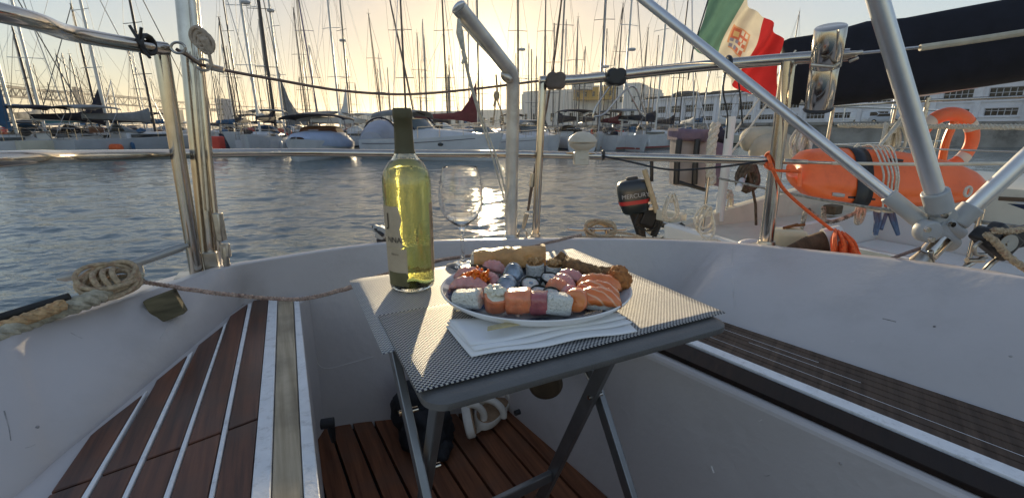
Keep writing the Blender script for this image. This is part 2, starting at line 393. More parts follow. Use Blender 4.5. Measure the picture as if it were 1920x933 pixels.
def plank(poly, m, name='plank', par=bench, h=.007, d0=.0, bev=.0015):
    mb = MB(); mb.prism([q+up*(d0-.001) for q in poly], up*h); return mb.build(name, m, par, smooth=0, bevel=bev)
YB = 1240
def seam(x, off):                     # butt joint across the planks, zoom coordinates
    pts = [(988,643),(700,752),(395,862),(100,965)]
    for a, b in zip(pts, pts[1:]):
        if x >= b[0] or b is pts[-1]:
            return a[1]+(b[1]-a[1])*(x-a[0])/(b[0]-a[0])+off
def cross(a, b, off):                 # where line a-b meets the seam
    lo, hi = 0., 1.6
    for _ in range(40):
        m = (lo+hi)/2; x = a[0]+(b[0]-a[0])*m; y = a[1]+(b[1]-a[1])*m
        if y < seam(x, off): lo = m
        else: hi = m
    return (a[0]+(b[0]-a[0])*lo, a[1]+(b[1]-a[1])*lo)
P_ = [  # left edge line, right edge line, outer outline pts between them (from left line top to right line top)
  (((978,180),(835,933)), ((1038,168),(970,933)), []),
  (((880,262),(666,933)), ((957,192),(806,933)), [(890,240)]),
  (((752,385),(506,933)), ((862,277),(636,933)), [(768,352)]),
  (((596,512),(354,933)), ((724,392),(477,933)), [(606,490)]),
  (((352,704),(196,933)), ((552,545),(322,933)), [(380,680),(445,628)])]
for (l0, l1), (r0, r1), mid in P_:
    a, b = cross(l0, l1, -4), cross(r0, r1, -4)
    up1 = [l0]+mid+[r0]; 
    if l0[1] > 600: a = cross(l0, l1, -4)
    plank([zq(*q) for q in [a]+up1+[b]], TEAK)
    a, b = cross(l0, l1, 3), cross(r0, r1, 3)
    plank([zq(*q) for q in [ext(l0, l1, YB), a, b, ext(r0, r1, YB)]], TEAK)
plank([zq(*q) for q in [ext((1076,176),(1054,933),YB), (1076,176), (1133,176), ext((1133,176),(1172,933),YB)]], WOODG, 'seat_edge_board', h=.009)
# white strips between planks (paint edge raised a hair) and the white outer nosing
for a0, a1, b0, b1 in (((1040,172),(976,933),(1073,176),(1050,933)), ((1137,178),(1177,933),(1156,178),(1238,933))):
    plank([zq(*q) for q in [ext(a0,a1,YB), a0, b0, ext(b0,b1,YB)]], WHT, 'nosing', h=.011)
for a0, a1, b0, b1 in (((960,192),(812,933),(975,188),(832,933)), ((866,276),(640,933),(878,264),(662,933)), ((729,392),(482,933),(748,378),(502,933)), ((557,545),(328,933),(572,530),(350,933))):
    plank([zq(*q) for q in [ext(a0,a1,YB), a0, b0, ext(b0,b1,YB)]], WHT, 'caulking_strip', h=.0085)
# bench on the right
def zr(x, y): return Z(1200+x*.39978, 560+y*.39978, BD)
def along(p, q, t): return p+(q-p)*t
fa, fb = zr(0,232), zr(1560,933)
fa2 = along(fa, fb, -.95); fa2 = Vector((-.03, 1.285, H+BD)); fb2 = along(fa, fb, 1.9)
outer = [Vector((.30,1.30,H+BD)), Br[0], Br[1], Br[3], Br[5], Br[6], Br[7], Br[8], Br[9], Br[10]]
mb = MB(); poly = [fa2, fa, fb, fb2]+[q+Vector((.015,0,0)) for q in outer[::-1]]
mb.prism([q-up*.44 for q in poly], up*.438)
benchr = mb.build('bench', GEL, boat, smooth=0, bevel=.012, seg=3)
def strip(l0a, l0b, l1a, l1b, m, name, t0=-.4, t1=1.7, h=.008, bev=.0015):
    a, b, c, d = zr(*l0a), zr(*l0b), zr(*l1a), zr(*l1b)
    return plank([along(a,b,t0), along(a,b,t1), along(c,d,t1), along(c,d,t0)], m, name, benchr, h, bev=bev)
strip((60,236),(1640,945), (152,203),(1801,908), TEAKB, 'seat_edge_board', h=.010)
strip((155,198),(1801,902), (185,184),(1801,846), WHT, 'nosing', t0=-.35, h=.013)
a, b, c, d = zr(196,178), zr(1801,832), zr(380,112), zr(1801,588)
NP = 7
for k in range(NP):
    f0, f1 = (k+.05)/NP, (k+.95)/NP
    p0, p1 = along(a, c, f0), along(b, d, f0); q0, q1 = along(a, c, f1), along(b, d, f1)
    plank([along(p0,p1,-.28), along(p0,p1,1.6), along(q0,q1,1.6), along(q0,q1,-.28)], TEAKN, 'plank', benchr)
    if k in (1, 4, 6, 3):
        w0 = f1+.012/NP; w1 = f1+.055/NP
        s0, s1 = {1: (-.1,1.5), 4: (-.2,.45), 6: (-.2,1.5), 3: (.2,.6)}[k]
        p0, p1 = along(a, c, w0), along(b, d, w0); q0, q1 = along(a, c, w1), along(b, d, w1)
        plank([along(p0,p1,s0), along(p0,p1,s1), along(q0,q1,s1), along(q0,q1,s0)], WHT, 'caulking_strip', benchr, .0065, bev=0)
mb = MB(); mb.prism([along(a,c,-.01)+up*.0005, along(a,c,-.01)+(b-a)*1.6, along(b,d,1.01)+(d-c)*.6, along(c,d,-.28)], up*.0015)
mb.build('seam_bed', FLR, benchr, smooth=0)
# footwell floor
f0, f1 = Z(620,803,FD), Z(656,933,FD); g0, g1 = Z(941,776,FD), Z(1100,933,FD)
ax = (f1-f0).normalized()*.5+(g1-g0).normalized()*.5; ax.normalize(); rt = Vector((-ax.y, ax.x, 0))
if rt.x < 0: rt = -rt
Wd = (g0-f0).dot(rt)
mb = MB(); bse = f0-rt*.14-ax*.15-up*.03
mb.prism([bse, bse+rt*(Wd+.4), bse+rt*(Wd+.4)+ax*1.7, bse+ax*1.7], up*.012)
flo = mb.build('cockpit_floor', FLR, boat, smooth=0)
npk = 9; wp = Wd/8.0
for k in range(-1, npk+1):
    p = f0+rt*(wp*k+.0035); st = -.12
    # stop every board at the stern wall
    q0 = p+ax*(-.10); q1 = p+rt*(wp-.007)+ax*(-.10)
    mb = MB(); e = [q0, q1, q1+ax*1.6, q0+ax*1.6]; mb.prism([x-up*.018 for x in e], up*.018)
    mb.build('floor_plank', TEAKD, flo, smooth=0, bevel=.0015)
# lower edge fillet on the right footwell wall and the small black knob on the left bench face
mb = MB(); kp = V3(-.462,.955,-.705); mb.tube([kp-Vector((.01,0,0)), kp+Vector((.020,.008,0))], .013, 16); mb.tube([kp+Vector((.012,.004,0)), kp+Vector((.014,.006,-.055))], [.011,.006], 10)
mb.build('locker_latch', BLK, boat, bevel=.003)
# drain on the footwell wall
mb = MB(); dp = Z(971,772,-.80); mb.tube([dp-rt*.01, dp+rt*.006], .008, 12); mb.build('drain', BLK, boat)

# blemishes of the moulding: screw holes, scuffs, an old laminate seam
from mathutils.bvhtree import BVHTree
vv, ff = [], []
for o in (coam, bench, benchr):
    b0_ = len(vv); vv += [v.co+ORG[o.name] for v in o.data.vertices]; ff += [[b0_+i for i in p.vertices] for p in o.data.polygons]
BV = BVHTree.FromPolygons(vv, ff)
def hit(px, py):
    h, nn, i, d = BV.ray_cast(Vector((0,0,H)), ray(px, py).normalized())
    if nn is not None and nn.dot(ray(px, py)) > 0: nn = -nn
    return h, nn
def scuff(pts, r, m, name='scuff'):
    P = []
    for p in pts:
        h, nn = hit(*p)
        if h is None: return
        P.append(h+nn*r*.15)
    mb = MB(); mb.tube(smooth_pts(P, 4), r, 6); mb.build(name, m, boat)
SCL = mat('pale scuff', (.62,.59,.57), .5); SCD = mat('dark scuff', (.30,.28,.27), .7, 0, .4, 90)
for q in ((1895,668),(1505,742),(1576,868),(420,640),(70,800),(1752,612),(1120,520)):
    h, nn = hit(*q)
    if h: mb = MB(); mb.blob(h, (.0024,.0024,.0024), seg=8, rings=6); mb.build('screw_hole', SCD, boat)
scuff([(592,668),(598,684),(615,690),(650,682),(700,668)], .0011, SCL); scuff([(1655,597),(1668,600),(1680,603)], .0013, SCD); scuff([(1333,872),(1338,885)], .0025, SCL)
scuff([(1372,463),(1374,520),(1378,575)], .0007, SCL, 'laminate_seam'); scuff([(318,604),(308,622),(300,634)], .0010, SCL); scuff([(8,770),(16,800),(20,826)], .0009, SCD)
random.seed(31)
for k in range(12):
    x, y = random.choice([(random.uniform(0,380), random.uniform(620,900)), (random.uniform(1380,1900), random.uniform(520,640)), (random.uniform(1300,1700), random.uniform(760,920)), (random.uniform(580,700), random.uniform(500,760))])
    l = random.uniform(4,26); a = random.uniform(-.6,.6); scuff([(x,y),(x+l*.5*math.cos(a),y+l*.5*math.sin(a)+1),(x+l*math.cos(a),y+l*math.sin(a))], random.uniform(.0003,.0006), random.choice([SCL,SCD,SCL]))
# ---------------- stern rail tubes
def rtube(name, pts, rad, m=STEEL, par=boat, seg=16, sm=8, curve=True):
    mb = MB(); mb.tube(smooth_pts(pts, sm) if curve else pts, rad, seg=seg); return mb.build(name, m, par)
# left rail pair
mid = [V3(-.86,-.9,-.05), V3(-.83,-.2,-.05), V3(-.795,.35,-.047), W(0,299,.66), W(140,294,.84), W(300,290,1.06), W(390,288,1.20), W(560,286,1.40), W(755,288,1.50), W(955,289,1.50), W(1100,292,1.50), W(1250,296,1.45), W(1437,301,1.34)]
rtube('rail', mid, .0122)
rtube('rail', [V3(-.86,-.9,.17), V3(-.82,-.2,.168), V3(-.775,.35,.162), W(0,24,.66), W(130,62,.84), W(250,84,.98), W(312,92,1.05)], .0135)
rtube('rail', [W(1012,152,1.47), W(1100,148,1.48), W(1250,131,1.42), W(1400,117,1.34), W(1500,109,1.28), W(1592,103,1.22)], .0150)
def post(name, top, bot, Y0, Y1, rad, m=STEEL, foot=True):
    a, b = W(*top, Y0), W(*bot, Y1)
    o = rtube(name, [a, b], rad, m, curve=False, seg=20)
    if foot:
        mb = MB(); mb.lathe([(rad*2.2,0),(rad*2.2,.004),(rad*1.35,.010),(rad*1.25,.02),(0,.02)], (b.x, b.y, b.z-.002), 24)
        mb.build('base_flange', STEELD, o)
    return o
post('stanchion', (302,92), (370,517), 1.05, 1.05, .0150, foot=False)
post('stanchion', (1018,150), (1004,447), 1.47, 1.46, .0125)
post('stanchion', (1478,116), (1436,462), 1.29, 1.30, .0185)
# tall pole with a welded side rib
pa, pb = W(312,-420,1.15), W(398,508,1.10)
pole = rtube('pole', [pa, pb], .0235, STEEL, curve=False, seg=24)
mb = MB(); off = Vector((.026,-.012,0)); mb.tube([pa+off, pb+off+up*.16], .0075, 10); mb.build('track', STEELD, pole)
mb = MB(); off = Vector((.034,-.004,0)); mb.tube([W(368,-40,1.13)+Vector((.0,-.02,0)), W(411,470,1.08)], .0065, 10); mb.build('backstay_wire', STEEL, pole)
mb = MB(); q = W(412,425,1.08); mb.box(q, (.016,.02,.07)); mb.box(q+Vector((.004,0,-.06)), (.022,.012,.035)); mb.tube([q+Vector((.004,0,-.05)), q+Vector((.0,0,-.13))], .008, 10); mb.build('turnbuckle', STEELD, pole, bevel=.003)
mb = MB(); q = W(385,513,1.08); mb.box(q+up*.002, (.12,.06,.006), RZ(R(25))); mb.box(W(396,488,1.08), (.03,.022,.045), RZ(.4)); mb.build('chainplate', STEELD, pole, bevel=.002)
# bent pole at the stern
bp = [W(958,452,1.47), W(959,360,1.47), W(961,250,1.47), W(962,175,1.46), W(962,150,1.455), W(957,133,1.44), W(946,120,1.42), W(910,75,1.36), W(860,14,1.28)]
bent = rtube('davit_pole', bp, .0205, ALU, curve=False, seg=20)
bent.data.materials.clear(); bent.data.materials.append(mat('weathered pole', (.58,.56,.52), .38, .6, .15, 25, dirt=(.3,.25,.2), dscale=12, damt=.6))
mb = MB(); mb.blob(W(860,14,1.28), (.021,.021,.010), RY(R(-40))); mb.build('end_cap', ALU, bent)
mb = MB(); mb.blob(W(950,137,1.43)-up*.012, (.022,.018,.014), RY(R(42))); mb.build('gusset', STEELD, bent)
mb = MB(); b = W(958,452,1.47); mb.lathe([(.04,0),(.04,.004),(.028,.012),(.022,.03),(0,.03)], (b.x,b.y,b.z-.004), 24); mb.build('base_flange', STEELD, bent)
# gantry struts and their cast joint on the right
def ex_(a, b, k): return a+(a-b)*k
stA = rtube('strut', [ex_(W(1150,-46,1.50), W(1735,422,1.06), .5), W(1735,422,1.06)], .0135, ALU, curve=False)
stB = rtube('strut', [ex_(W(1622,-80,1.02), W(1765,400,1.04), 1.2), W(1765,400,1.04)], .0190, ALU, curve=False)
stC = rtube('strut', [ex_(W(2080,150,.98), W(1790,420,1.05), 1.5), W(1790,420,1.05)], .0180, ALU, curve=False)
def collar(a, b, t0, t1, r, par, name='sleeve'):
    mb = MB(); mb.tube([a.lerp(b, t0), a.lerp(b, t1)], r, 20); mb.build(name, PLASG, par, bevel=.003)
jc = W(1760,432,1.04)
joint = MB()
def slab(c, rad, th, M): joint.lathe([(0,-th),(rad*.9,-th),(rad,-th*.7),(rad,th*.7),(rad*.9,th),(0,th)], c, 28, M)
Mf = RX(R(90))
slab(W(1738,433,1.03), .026, .015, Mf); slab(W(1766,408,1.05), .027, .016, Mf)
joint.tube([W(1738,426,1.045), W(1786,458,1.045)], .020, 16)
joint.tube([W(1766,412,1.05), W(1798,440,1.045)], .019, 16)
joint.tube([W(1748,420,1.05), W(1772,448,1.05)], .022, 16)
jo = joint.build('joint', PLASG, boat, bevel=.002)
collar(W(1150,-46,1.50), W(1735,422,1.06), .90, .99, .019, jo); collar(W(1622,-80,1.02), W(1765,400,1.04), .90, .985, .0265, jo); collar(W(2080,150,.98), W(1790,420,1.05), .86, .99, .0235, jo)
for q in (W(1736,430,1.0), W(1768,404,1.02), W(1744,448,1.0), W(1782,420,1.02)):
    mb = MB(); mb.tube([q, q+Vector((0,-.008,0))], .006, 12); mb.build('bolt', STEEL, jo)
mb = MB(); mb.tube([W(1768,446,1.04), W(1738,478,1.04)], .0205, 20); mb.build('foot_tube', STEEL, jo)
mb = MB(); mb.tube([W(1738,476,1.04), W(1724,494,1.04)], [.016,.024], 16); mb.box(W(1722,495,1.04), (.075,.05,.010), RZ(-.6)); mb.tube([W(1745,470,1.02), W(1748,495,1.03)], .006, 8); mb.build('foot', STEELD, jo, bevel=.002)
# rod holder: two crossing steel cylinders
def cyl(top, bot, Y0, Y1, r, lab):
    a, b = W(*top, Y0), W(*bot, Y1); mb = MB(); ax_ = (b-a).normalized()
    q = ax_.to_track_quat('Z', 'Y').to_matrix(); L = (b-a).length
    mb.lathe([(r-.002,0),(r,0.002),(r,L-.002),(r-.002,L),(r-.004,L-.003),(r-.004,.01),(r-.004,.003)], a, 40, q); return mb
c1 = cyl((1553,52), (1539,205), 1.16, 1.22, .031, '')
rh = thing('rod_holder', 'polished steel rod holder cylinder clamped to the top rail left of the white strut', 'rod holder', W(1547,120,1.2))
h1 = cyl((1558,50), (1548,126), 1.14, 1.17, .033, '').build('upper_tube', STEEL, rh, smooth=50)
h2 = cyl((1548,115), (1534,204), 1.17, 1.20, .031, '').build('lower_tube', STEEL, rh, smooth=50)
mb = MB(); a = W(1548,112,1.14); mb.tube([a+Vector((-.032,0,-.012)), a+Vector((0,-.030,-.02)), a+Vector((.032,0,-.008))], .004, 8); mb.build('clamp', STEELD, rh); mb = MB(); mb.box(W(1548,116,1.20), (.055,.04,.03)); mb.build('bracket', STEELD, rh, bevel=.003)
mb = MB(); e = W(1534,204,1.20); mb.lathe([(0,-.004),(.031,-.004),(.034,0),(.031,.004),(0,.004)], e, 32, (W(1534,204,1.2)-W(1548,115,1.17)).normalized().to_track_quat('Z','Y').to_matrix()); mb.build('end_cap', BLK, rh)
# lifelines: fork ends, wires, hoses
def wire(name, pts, r, m, par=boat, seg=8): 
    mb = MB(); mb.tube(smooth_pts(pts, 8), r, seg); return mb.build(name, m, par)
mb = MB(); mb.tube([W(1584,104,1.22), W(1606,101,1.19)], [.010,.007], 12); mb.tube([W(1575,103,1.20), W(1618,98,1.18)], .005, 8); mb.tube([W(1592,116,1.19), W(1610,108,1.18)], .004, 8); mb.build('fork_terminal', STEELD, boat, bevel=.002)
wire('lifeline', [W(1612,100,1.19), W(1735,88,1.16)], .0035, STEEL)
wire('lifeline_hose', [W(1725,90,1.16), W(1830,75,1.14), W(1990,50,1.10)], .0075, mat('cream hose', (.50,.45,.34), .6, 0, .15, 30, dirt=(.3,.25,.15), dscale=20, damt=.4))
mb = MB(); mb.tube([W(1470,303,1.30), W(1515,304,1.27)], [.008,.006], 12); mb.tube([W(1480,303,1.29), W(1565,306,1.26)], .0045, 8); mb.build('fork_terminal', STEELD, boat, bevel=.002)
wire('lifeline', [W(1560,306,1.26), W(1740,308,1.2), W(1990,305,1.1)], .0045, mat('lifeline cover', (.62,.58,.48), .5, 0, .1, 30))
# sagging lifeline wire from the left post to the stern post
wire('lifeline', [W(330,92,1.05), W(352,105,1.06), W(390,125,1.1), W(520,150,1.22), W(640,170,1.33), W(760,177,1.40), W(880,168,1.44), W(1010,152,1.47)], .0036, mat('dark wire', (.16,.11,.09), .45, .5, .2, 40))
mb = MB()
for q, r in ((W(334,90,1.04), .011), (W(382,122,1.08), .012)):
    mb.tube([q+Vector((math.cos(t)*r*1.4, 0, math.sin(t)*r)) for t in [i*math.pi/8 for i in range(17)]], .0028, 8)
mb.tube([W(340,95,1.05), W(376,118,1.08)], .004, 8); mb.tube([W(388,124,1.09), W(420,132,1.1)], .007, 8)
mb.build('turnbuckle', STEELD, boat)
# cockpit rail fittings
lb = [W(1092,250,1.46), W(1092,298,1.46)]
dom = thing('deck_light', 'round cream plastic light with a domed cap clamped on the middle rail', 'light', W(1092,304,1.47))
CRM = mat('aged cream plastic', (.62,.56,.45), .45, 0, .08, 20, dirt=(.4,.3,.2), dscale=25, damt=.4)
b = W(1092,268,1.47)
mb = MB(); mb.lathe([(0,.036),(.020,.033),(.038,.020),(.0455,.008),(.046,.004),(.043,.001),(0,.001)], b, 36); mb.build('cap', CRM, dom)
mb = MB(); mb.lathe([(0,0),(.043,0),(.040,-.010),(.022,-.022),(.020,-.040),(.026,-.048),(0,-.048)], b-Vector((0,0,.001)), 36); mb.build('neck', CRM, dom)
mb = MB(); q = W(1089,296,1.47); mb.box(q-up*.002, (.045,.045,.040)); mb.build('clamp', CRM, dom, bevel=.003)
def clover(px, py, Y, m, lab):
    c = W(px, py, Y); mb = MB()
    n_ = 48; P = []
    for k in range(n_):
        a = 2*math.pi*k/n_; r_ = .0235*(1+.42*abs(math.sin(2*a))**1.2-.05*math.cos(4*a+math.pi)); P.append((r_*math.cos(a)*1.05, r_*math.sin(a)*.9))
    mb.loft([[c+Vector((x*k, y_, z*k)) for x, z in P] for y_, k in ((-.024,.80),(-.021,.95),(-.015,1.0),(.018,1.0),(.022,.9))])
    return solo(mb, 'rail_clip', m, lab, 'rail clip')
clover(1042,152,1.46, mat('faded brown plastic', (.13,.10,.08), .6, 0, .2, 30), 'brown four-lobed plastic clip on the top rail beside the thin stern post')
clover(1154,145,1.44, BLK, 'black four-lobed plastic clip on the top rail above the bent wire loop')
hk = [W(1148,155,1.44), W(1118,200,1.44), W(1112,218,1.44), W(1116,219,1.44), W(1135,212,1.44), W(1158,185,1.44), W(1180,164,1.44), W(1192,166,1.44), W(1200,185,1.44), W(1209,212,1.44), W(1207,218,1.44), W(1198,208,1.44), W(1180,172,1.44), W(1172,152,1.44)]
mb = MB(); mb.tube(smooth_pts(hk, 6), .0028, 8); solo(mb, 'wire_hanger', STEEL, 'thin bent wire hanger loop hanging under the black clip', 'wire hanger')
# black shock cord under the mid rail, black ties
mb = MB(); mb.tube(smooth_pts([W(1128,292,1.48), W(1180,303,1.46), W(1255,318,1.42), W(1340,314,1.38), W(1440,301,1.32)], 8), .0030, 8); solo(mb, 'shock_cord', BLK, 'thin black cord sagging below the middle rail', 'cord')
def ring_tie(px, py, Y, r, m, name, lab, th=.004):
    c = W(px, py, Y); mb = MB(); mb.tube([c+Vector((0, math.cos(t)*r, math.sin(t)*r)) for t in [i*math.pi/8 for i in range(17)]], th, 8)
    return solo(mb, name, m, lab, 'cord')
ring_tie(1131,291,1.49,.0135,BLK,'cable_tie','black band around the middle rail right of the cream light')
ring_tie(1364,121,1.345,.019,BLK,'rubber_band','black rubber band tying the diagonal strut to the top rail below the flag',.006)
mb = MB(); c = W(275,82,1.0)
for t in range(3): mb.tube([c+Vector((.004*t-.004, math.cos(a)*.018, math.sin(a)*.018-.002)) for a in [i*math.pi/6 for i in range(13)]], .004, 8)
mb.tube([c+Vector((0,-.018,.0)), c+Vector((-.012,-.02,.03))], .003, 8); mb.tube([c+Vector((0,-.018,.0)), c+Vector((.012,-.022,.026))], .003, 8)
mb.tube([c+Vector((.0,-.016,-.01)), c+Vector((.016,-.02,-.03))], .003, 8)
solo(mb, 'tied_line', BLK, 'black knotted cord around the upper left rail', 'cord')
# coiled line hitched to the tall pole
mb = MB(); c = W(388,78,1.08)
for k in range(5):
    mb.tube([c+Vector((.012*math.sin(a)*1.3+.004*(k-2), -.016+.004*(k % 2), .018*math.cos(a)+.004*(k-2)*-1)) for a in [i*math.pi/8 for i in range(17)]], .0042, 8)
for k in range(3): mb.tube([c+Vector((-.02+.005*k, -.006, .018)), c+Vector((.006+.005*k, -.024, -.002)), c+Vector((.012+.004*k, -.018, -.026))], .004, 8)
mb.tube([c+Vector((.012,-.02,-.02)), c+Vector((.014,-.018,-.055))], .0035, 8)
mb.tube([c+Vector((-.006,0,.01)), c+Vector((-.034,0,.004))], .004, 8)
solo(mb, 'coiled_line', mat('dirty rope', (.40,.32,.24), .85, 0, .3, 120, .001, 400), 'small tan coil of line hitched to the tall steel pole', 'rope')

# ============================================================ TABLE AND FOOD
tu = Vector((.895,.446,0)).normalized(); tv = Vector((-tu.y, tu.x, 0)); TC = V3(-.092,.412,0)
def TP(u, v, z): q = TC+tu*u+tv*v; return Vector((q.x, q.y, H+z))
tang = math.atan2(tu.y, tu.x)
table = thing('folding_table', 'small grey folding table with crossed metal legs in the cockpit', 'table', TP(.22,.22,FD))
TBL = mat('grey table plastic', (.115,.112,.108), .42, 0, .1, 30, .0006, 300)
LEG = mat('grey painted leg', (.20,.20,.20), .30, .7, .1, 30)
def rrect(u0, u1, v0, v1, r, z, n=8):
    P = []
    for cu, cv, a0 in ((u1-r, v0+r, -90), (u1-r, v1-r, 0), (u0+r, v1-r, 90), (u0+r, v0+r, 180)):
        for k in range(n+1):
            a = R(a0+90*k/n); P.append(TP(cu+r*math.cos(a), cv+r*math.sin(a), z))
    return P
tt = -.2755
mb = MB(); rr = .028
mb.loft([rrect(.006,.454,-.006,.444,rr,tt-.016), rrect(.0,.46,-.012,.45,rr,tt-.012), rrect(.0,.46,-.012,.45,rr,tt-.004), rrect(.006,.454,-.006,.444,rr,tt-.001), rrect(.010,.450,-.002,.440,rr,tt)])
mb.build('tabletop', TBL, table, smooth=60)
def bar(a, b, w_, d_, name, m=LEG, par=table):
    ax_ = (b-a).normalized(); side = ax_.cross(tu).normalized(); mb = MB()
    L = (b-a).length; M = Matrix((tu, side, ax_)).transposed(); M = Matrix([[tu[i], side[i], ax_[i]] for i in range(3)])
    mb.box((a+b)/2, (d_, w_, L), M); return mb.build(name, m, par, smooth=0, bevel=.002)
zt = tt-.012
bar(TP(.006,.205,zt), TP(.036,-.17,FD), .024, .012, 'leg'); bar(TP(.345,.265,zt), TP(.345,-.17,FD), .024, .012, 'leg')
bar(TP(.03,.04,zt), TP(.03,.31,FD), .026, .012, 'leg'); bar(TP(.325,.07,zt), TP(.325,.335,FD), .026, .012, 'leg')
mb = MB(); mb.box((TP(.32,.253,-.70)+TP(.03,.225,-.70))/2, ((TP(.32,.253,-.70)-TP(.03,.225,-.70)).length, .012, .022), RZ(tang+math.atan2(.028,.29))); mb.build('crossbar', LEG, table, smooth=0, bevel=.002)
mb = MB(); mb.box((TP(.036,-.16,FD+.02)+TP(.345,-.16,FD+.02))/2, (.31,.022,.012), RZ(tang)); mb.build('crossbar', LEG, table, smooth=0, bevel=.002)
for q in (TP(.33,.135,-.445), TP(.035,.125,-.47), TP(.035,.26,-.78), TP(.018,.17,-.40)):
    mb = MB(); mb.tube([q-tu*.014, q+tu*.014], .004, 10); mb.build('bolt', STEEL, table)
mb = MB(); mb.tube([TP(.34,.15,-.44), TP(.33,.36,-.31)], .0035, 8); mb.build('brace', STEELD, table)
# woven placemats
def weave(name, ca, cb, sc):
    m = bpy.data.materials.new(name); m.use_nodes = True; n = m.node_tree; L = n.links; p = n.nodes['Principled BSDF']
    tc = n.nodes.new('ShaderNodeTexCoord'); ch = n.nodes.new('ShaderNodeTexChecker'); ch.inputs['Scale'].default_value = sc
    mp = n.nodes.new('ShaderNodeMapping'); mp.inputs['Scale'].default_value = (1, 1.0, 0); mp.inputs['Location'].default_value = (0,0,.3/sc)
    L.new(tc.outputs['Object'], mp.inputs[0]); L.new(mp.outputs[0], ch.inputs[0])
    ch.inputs['Color1'].default_value = ca+(1,); ch.inputs['Color2'].default_value = cb+(1,)
    L.new(ch.outputs[0], p.inputs['Base Color']); p.inputs['Roughness'].default_value = .55; p.inputs['Metallic'].default_value = .15
    w1 = n.nodes.new('ShaderNodeTexWave'); w1.inputs['Scale'].default_value = sc/6.283*2*3.14/2; w1.bands_direction = 'X'
    w2 = n.nodes.new('ShaderNodeTexWave'); w2.inputs['Scale'].default_value = sc/6.283*2*3.14/2; w2.bands_direction = 'Y'
    for w_ in (w1, w2): L.new(tc.outputs['Object'], w_.inputs[0])
    ma = n.nodes.new('ShaderNodeMath'); ma.operation = 'ADD'; L.new(w1.outputs[1], ma.inputs[0]); L.new(w2.outputs[1], ma.inputs[1])
    b = n.nodes.new('ShaderNodeBump'); b.inputs['Distance'].default_value = .0006; L.new(ma.outputs[0], b.inputs['Height']); L.new(b.outputs[0], p.inputs['Normal'])
    return m
MATB = weave('silver woven vinyl', (.62,.62,.60), (.17,.18,.22), 330)
MATF = weave('silver and navy woven vinyl', (.60,.59,.57), (.014,.018,.045), 330)
def placemat(u0, u1, v0, v1, z, m, lab, ang=0):
    c = TP((u0+u1)/2, (v0+v1)/2, z); mb = MB(); nx, ny = 24, 14; vs = []
    for j in range(ny+1):
        for i in range(nx+1):
            x = (i/nx-.5)*(u1-u0); y = (j/ny-.5)*(v1-v0); uu = (u0+u1)/2+x; vv = (v0+v1)/2+y
            h = .0006*math.sin(i*.5)*math.sin(j*.7)
            if uu < -.0: h -= (-uu)*.10
            if vv > .44: h -= (vv-.44)*.25
            vs.append((x, y, h+.001))
    mb.add(vs, [(j*(nx+1)+i, j*(nx+1)+i+1, (j+1)*(nx+1)+i+1, (j+1)*(nx+1)+i) for j in range(ny) for i in range(nx)])
    o = mb.build('placemat', m, None, org=Vector()); o.location = c; o.rotation_euler = (0,0,tang+ang)
    so_ = o.modifiers.new('th', 'SOLIDIFY'); so_.thickness = .0012; so_.offset = -1
    return tag(o, lab, 'placemat')
placemat(-.02,.478,.12,.434,-.2735,MATB,'light silver woven placemat at the back of the table under the bottle')
placemat(-.004,.472,.012,.236,-.2715,MATF,'dark navy and silver woven placemat at the front edge of the table')
# napkin stack
NAP = mat('white paper napkin', (.80,.80,.80), .75, 0, .02, 30, .0006, 60)
nap = thing('napkin', 'folded white paper napkin under the front of the plate', 'napkin', Z(1000,620,-.268))
for k, (pts, dz) in enumerate(([[(836,612),(884,670),(1195,622),(1160,585)], .0], [[(838,606),(890,660),(1186,606),(1120,575)], .004], [[(842,600),(882,648),(1175,596),(1100,570)], .008])):
    base = [Z(x, y, -.2685+dz*.75) for x, y in pts]; mb = MB(); nx = 20; ny = 8; vs = []
    for j in range(ny+1):
        for i in range(nx+1):
            a = base[0].lerp(base[3], i/nx); b = base[1].lerp(base[2], i/nx); q = a.lerp(b, j/ny)
            q.z += .0012*math.sin(i*.6+k)+.0018*noise.noise(q*14)+.001*(j/ny) ; vs.append(q)
    mb.add(vs, [(j*(nx+1)+i, j*(nx+1)+i+1, (j+1)*(nx+1)+i+1, (j+1)*(nx+1)+i) for j in range(ny) for i in range(nx)])
    o = mb.build('paper_sheet', NAP, nap, smooth=60); sd = o.modifiers.new('th', 'SOLIDIFY'); sd.thickness = .0011; sd.offset = -1
mb = MB(); a, b = Z(914,617,-.252), Z(990,605,-.252)
mb.loft([[a+Vector((0,-.005,0)), a+Vector((0,.005,0)), a+Vector((0,.005,.002)), a+Vector((0,-.005,.002))], [a.lerp(b,.5)+Vector((0,-.006,.001)), a.lerp(b,.5)+Vector((0,.005,.001)), a.lerp(b,.5)+Vector((0,.005,.004)), a.lerp(b,.5)+Vector((0,-.006,.004))], [b+Vector((0,-.002,0)), b+Vector((0,.001,0)), b+Vector((0,.001,.002)), b+Vector((0,-.002,.002))]])
solo(mb, 'wooden_pick', mat('pale bamboo', (.48,.40,.22), .6, 0, .15, 60), 'pale wooden pick lying on the white napkin', 'pick')
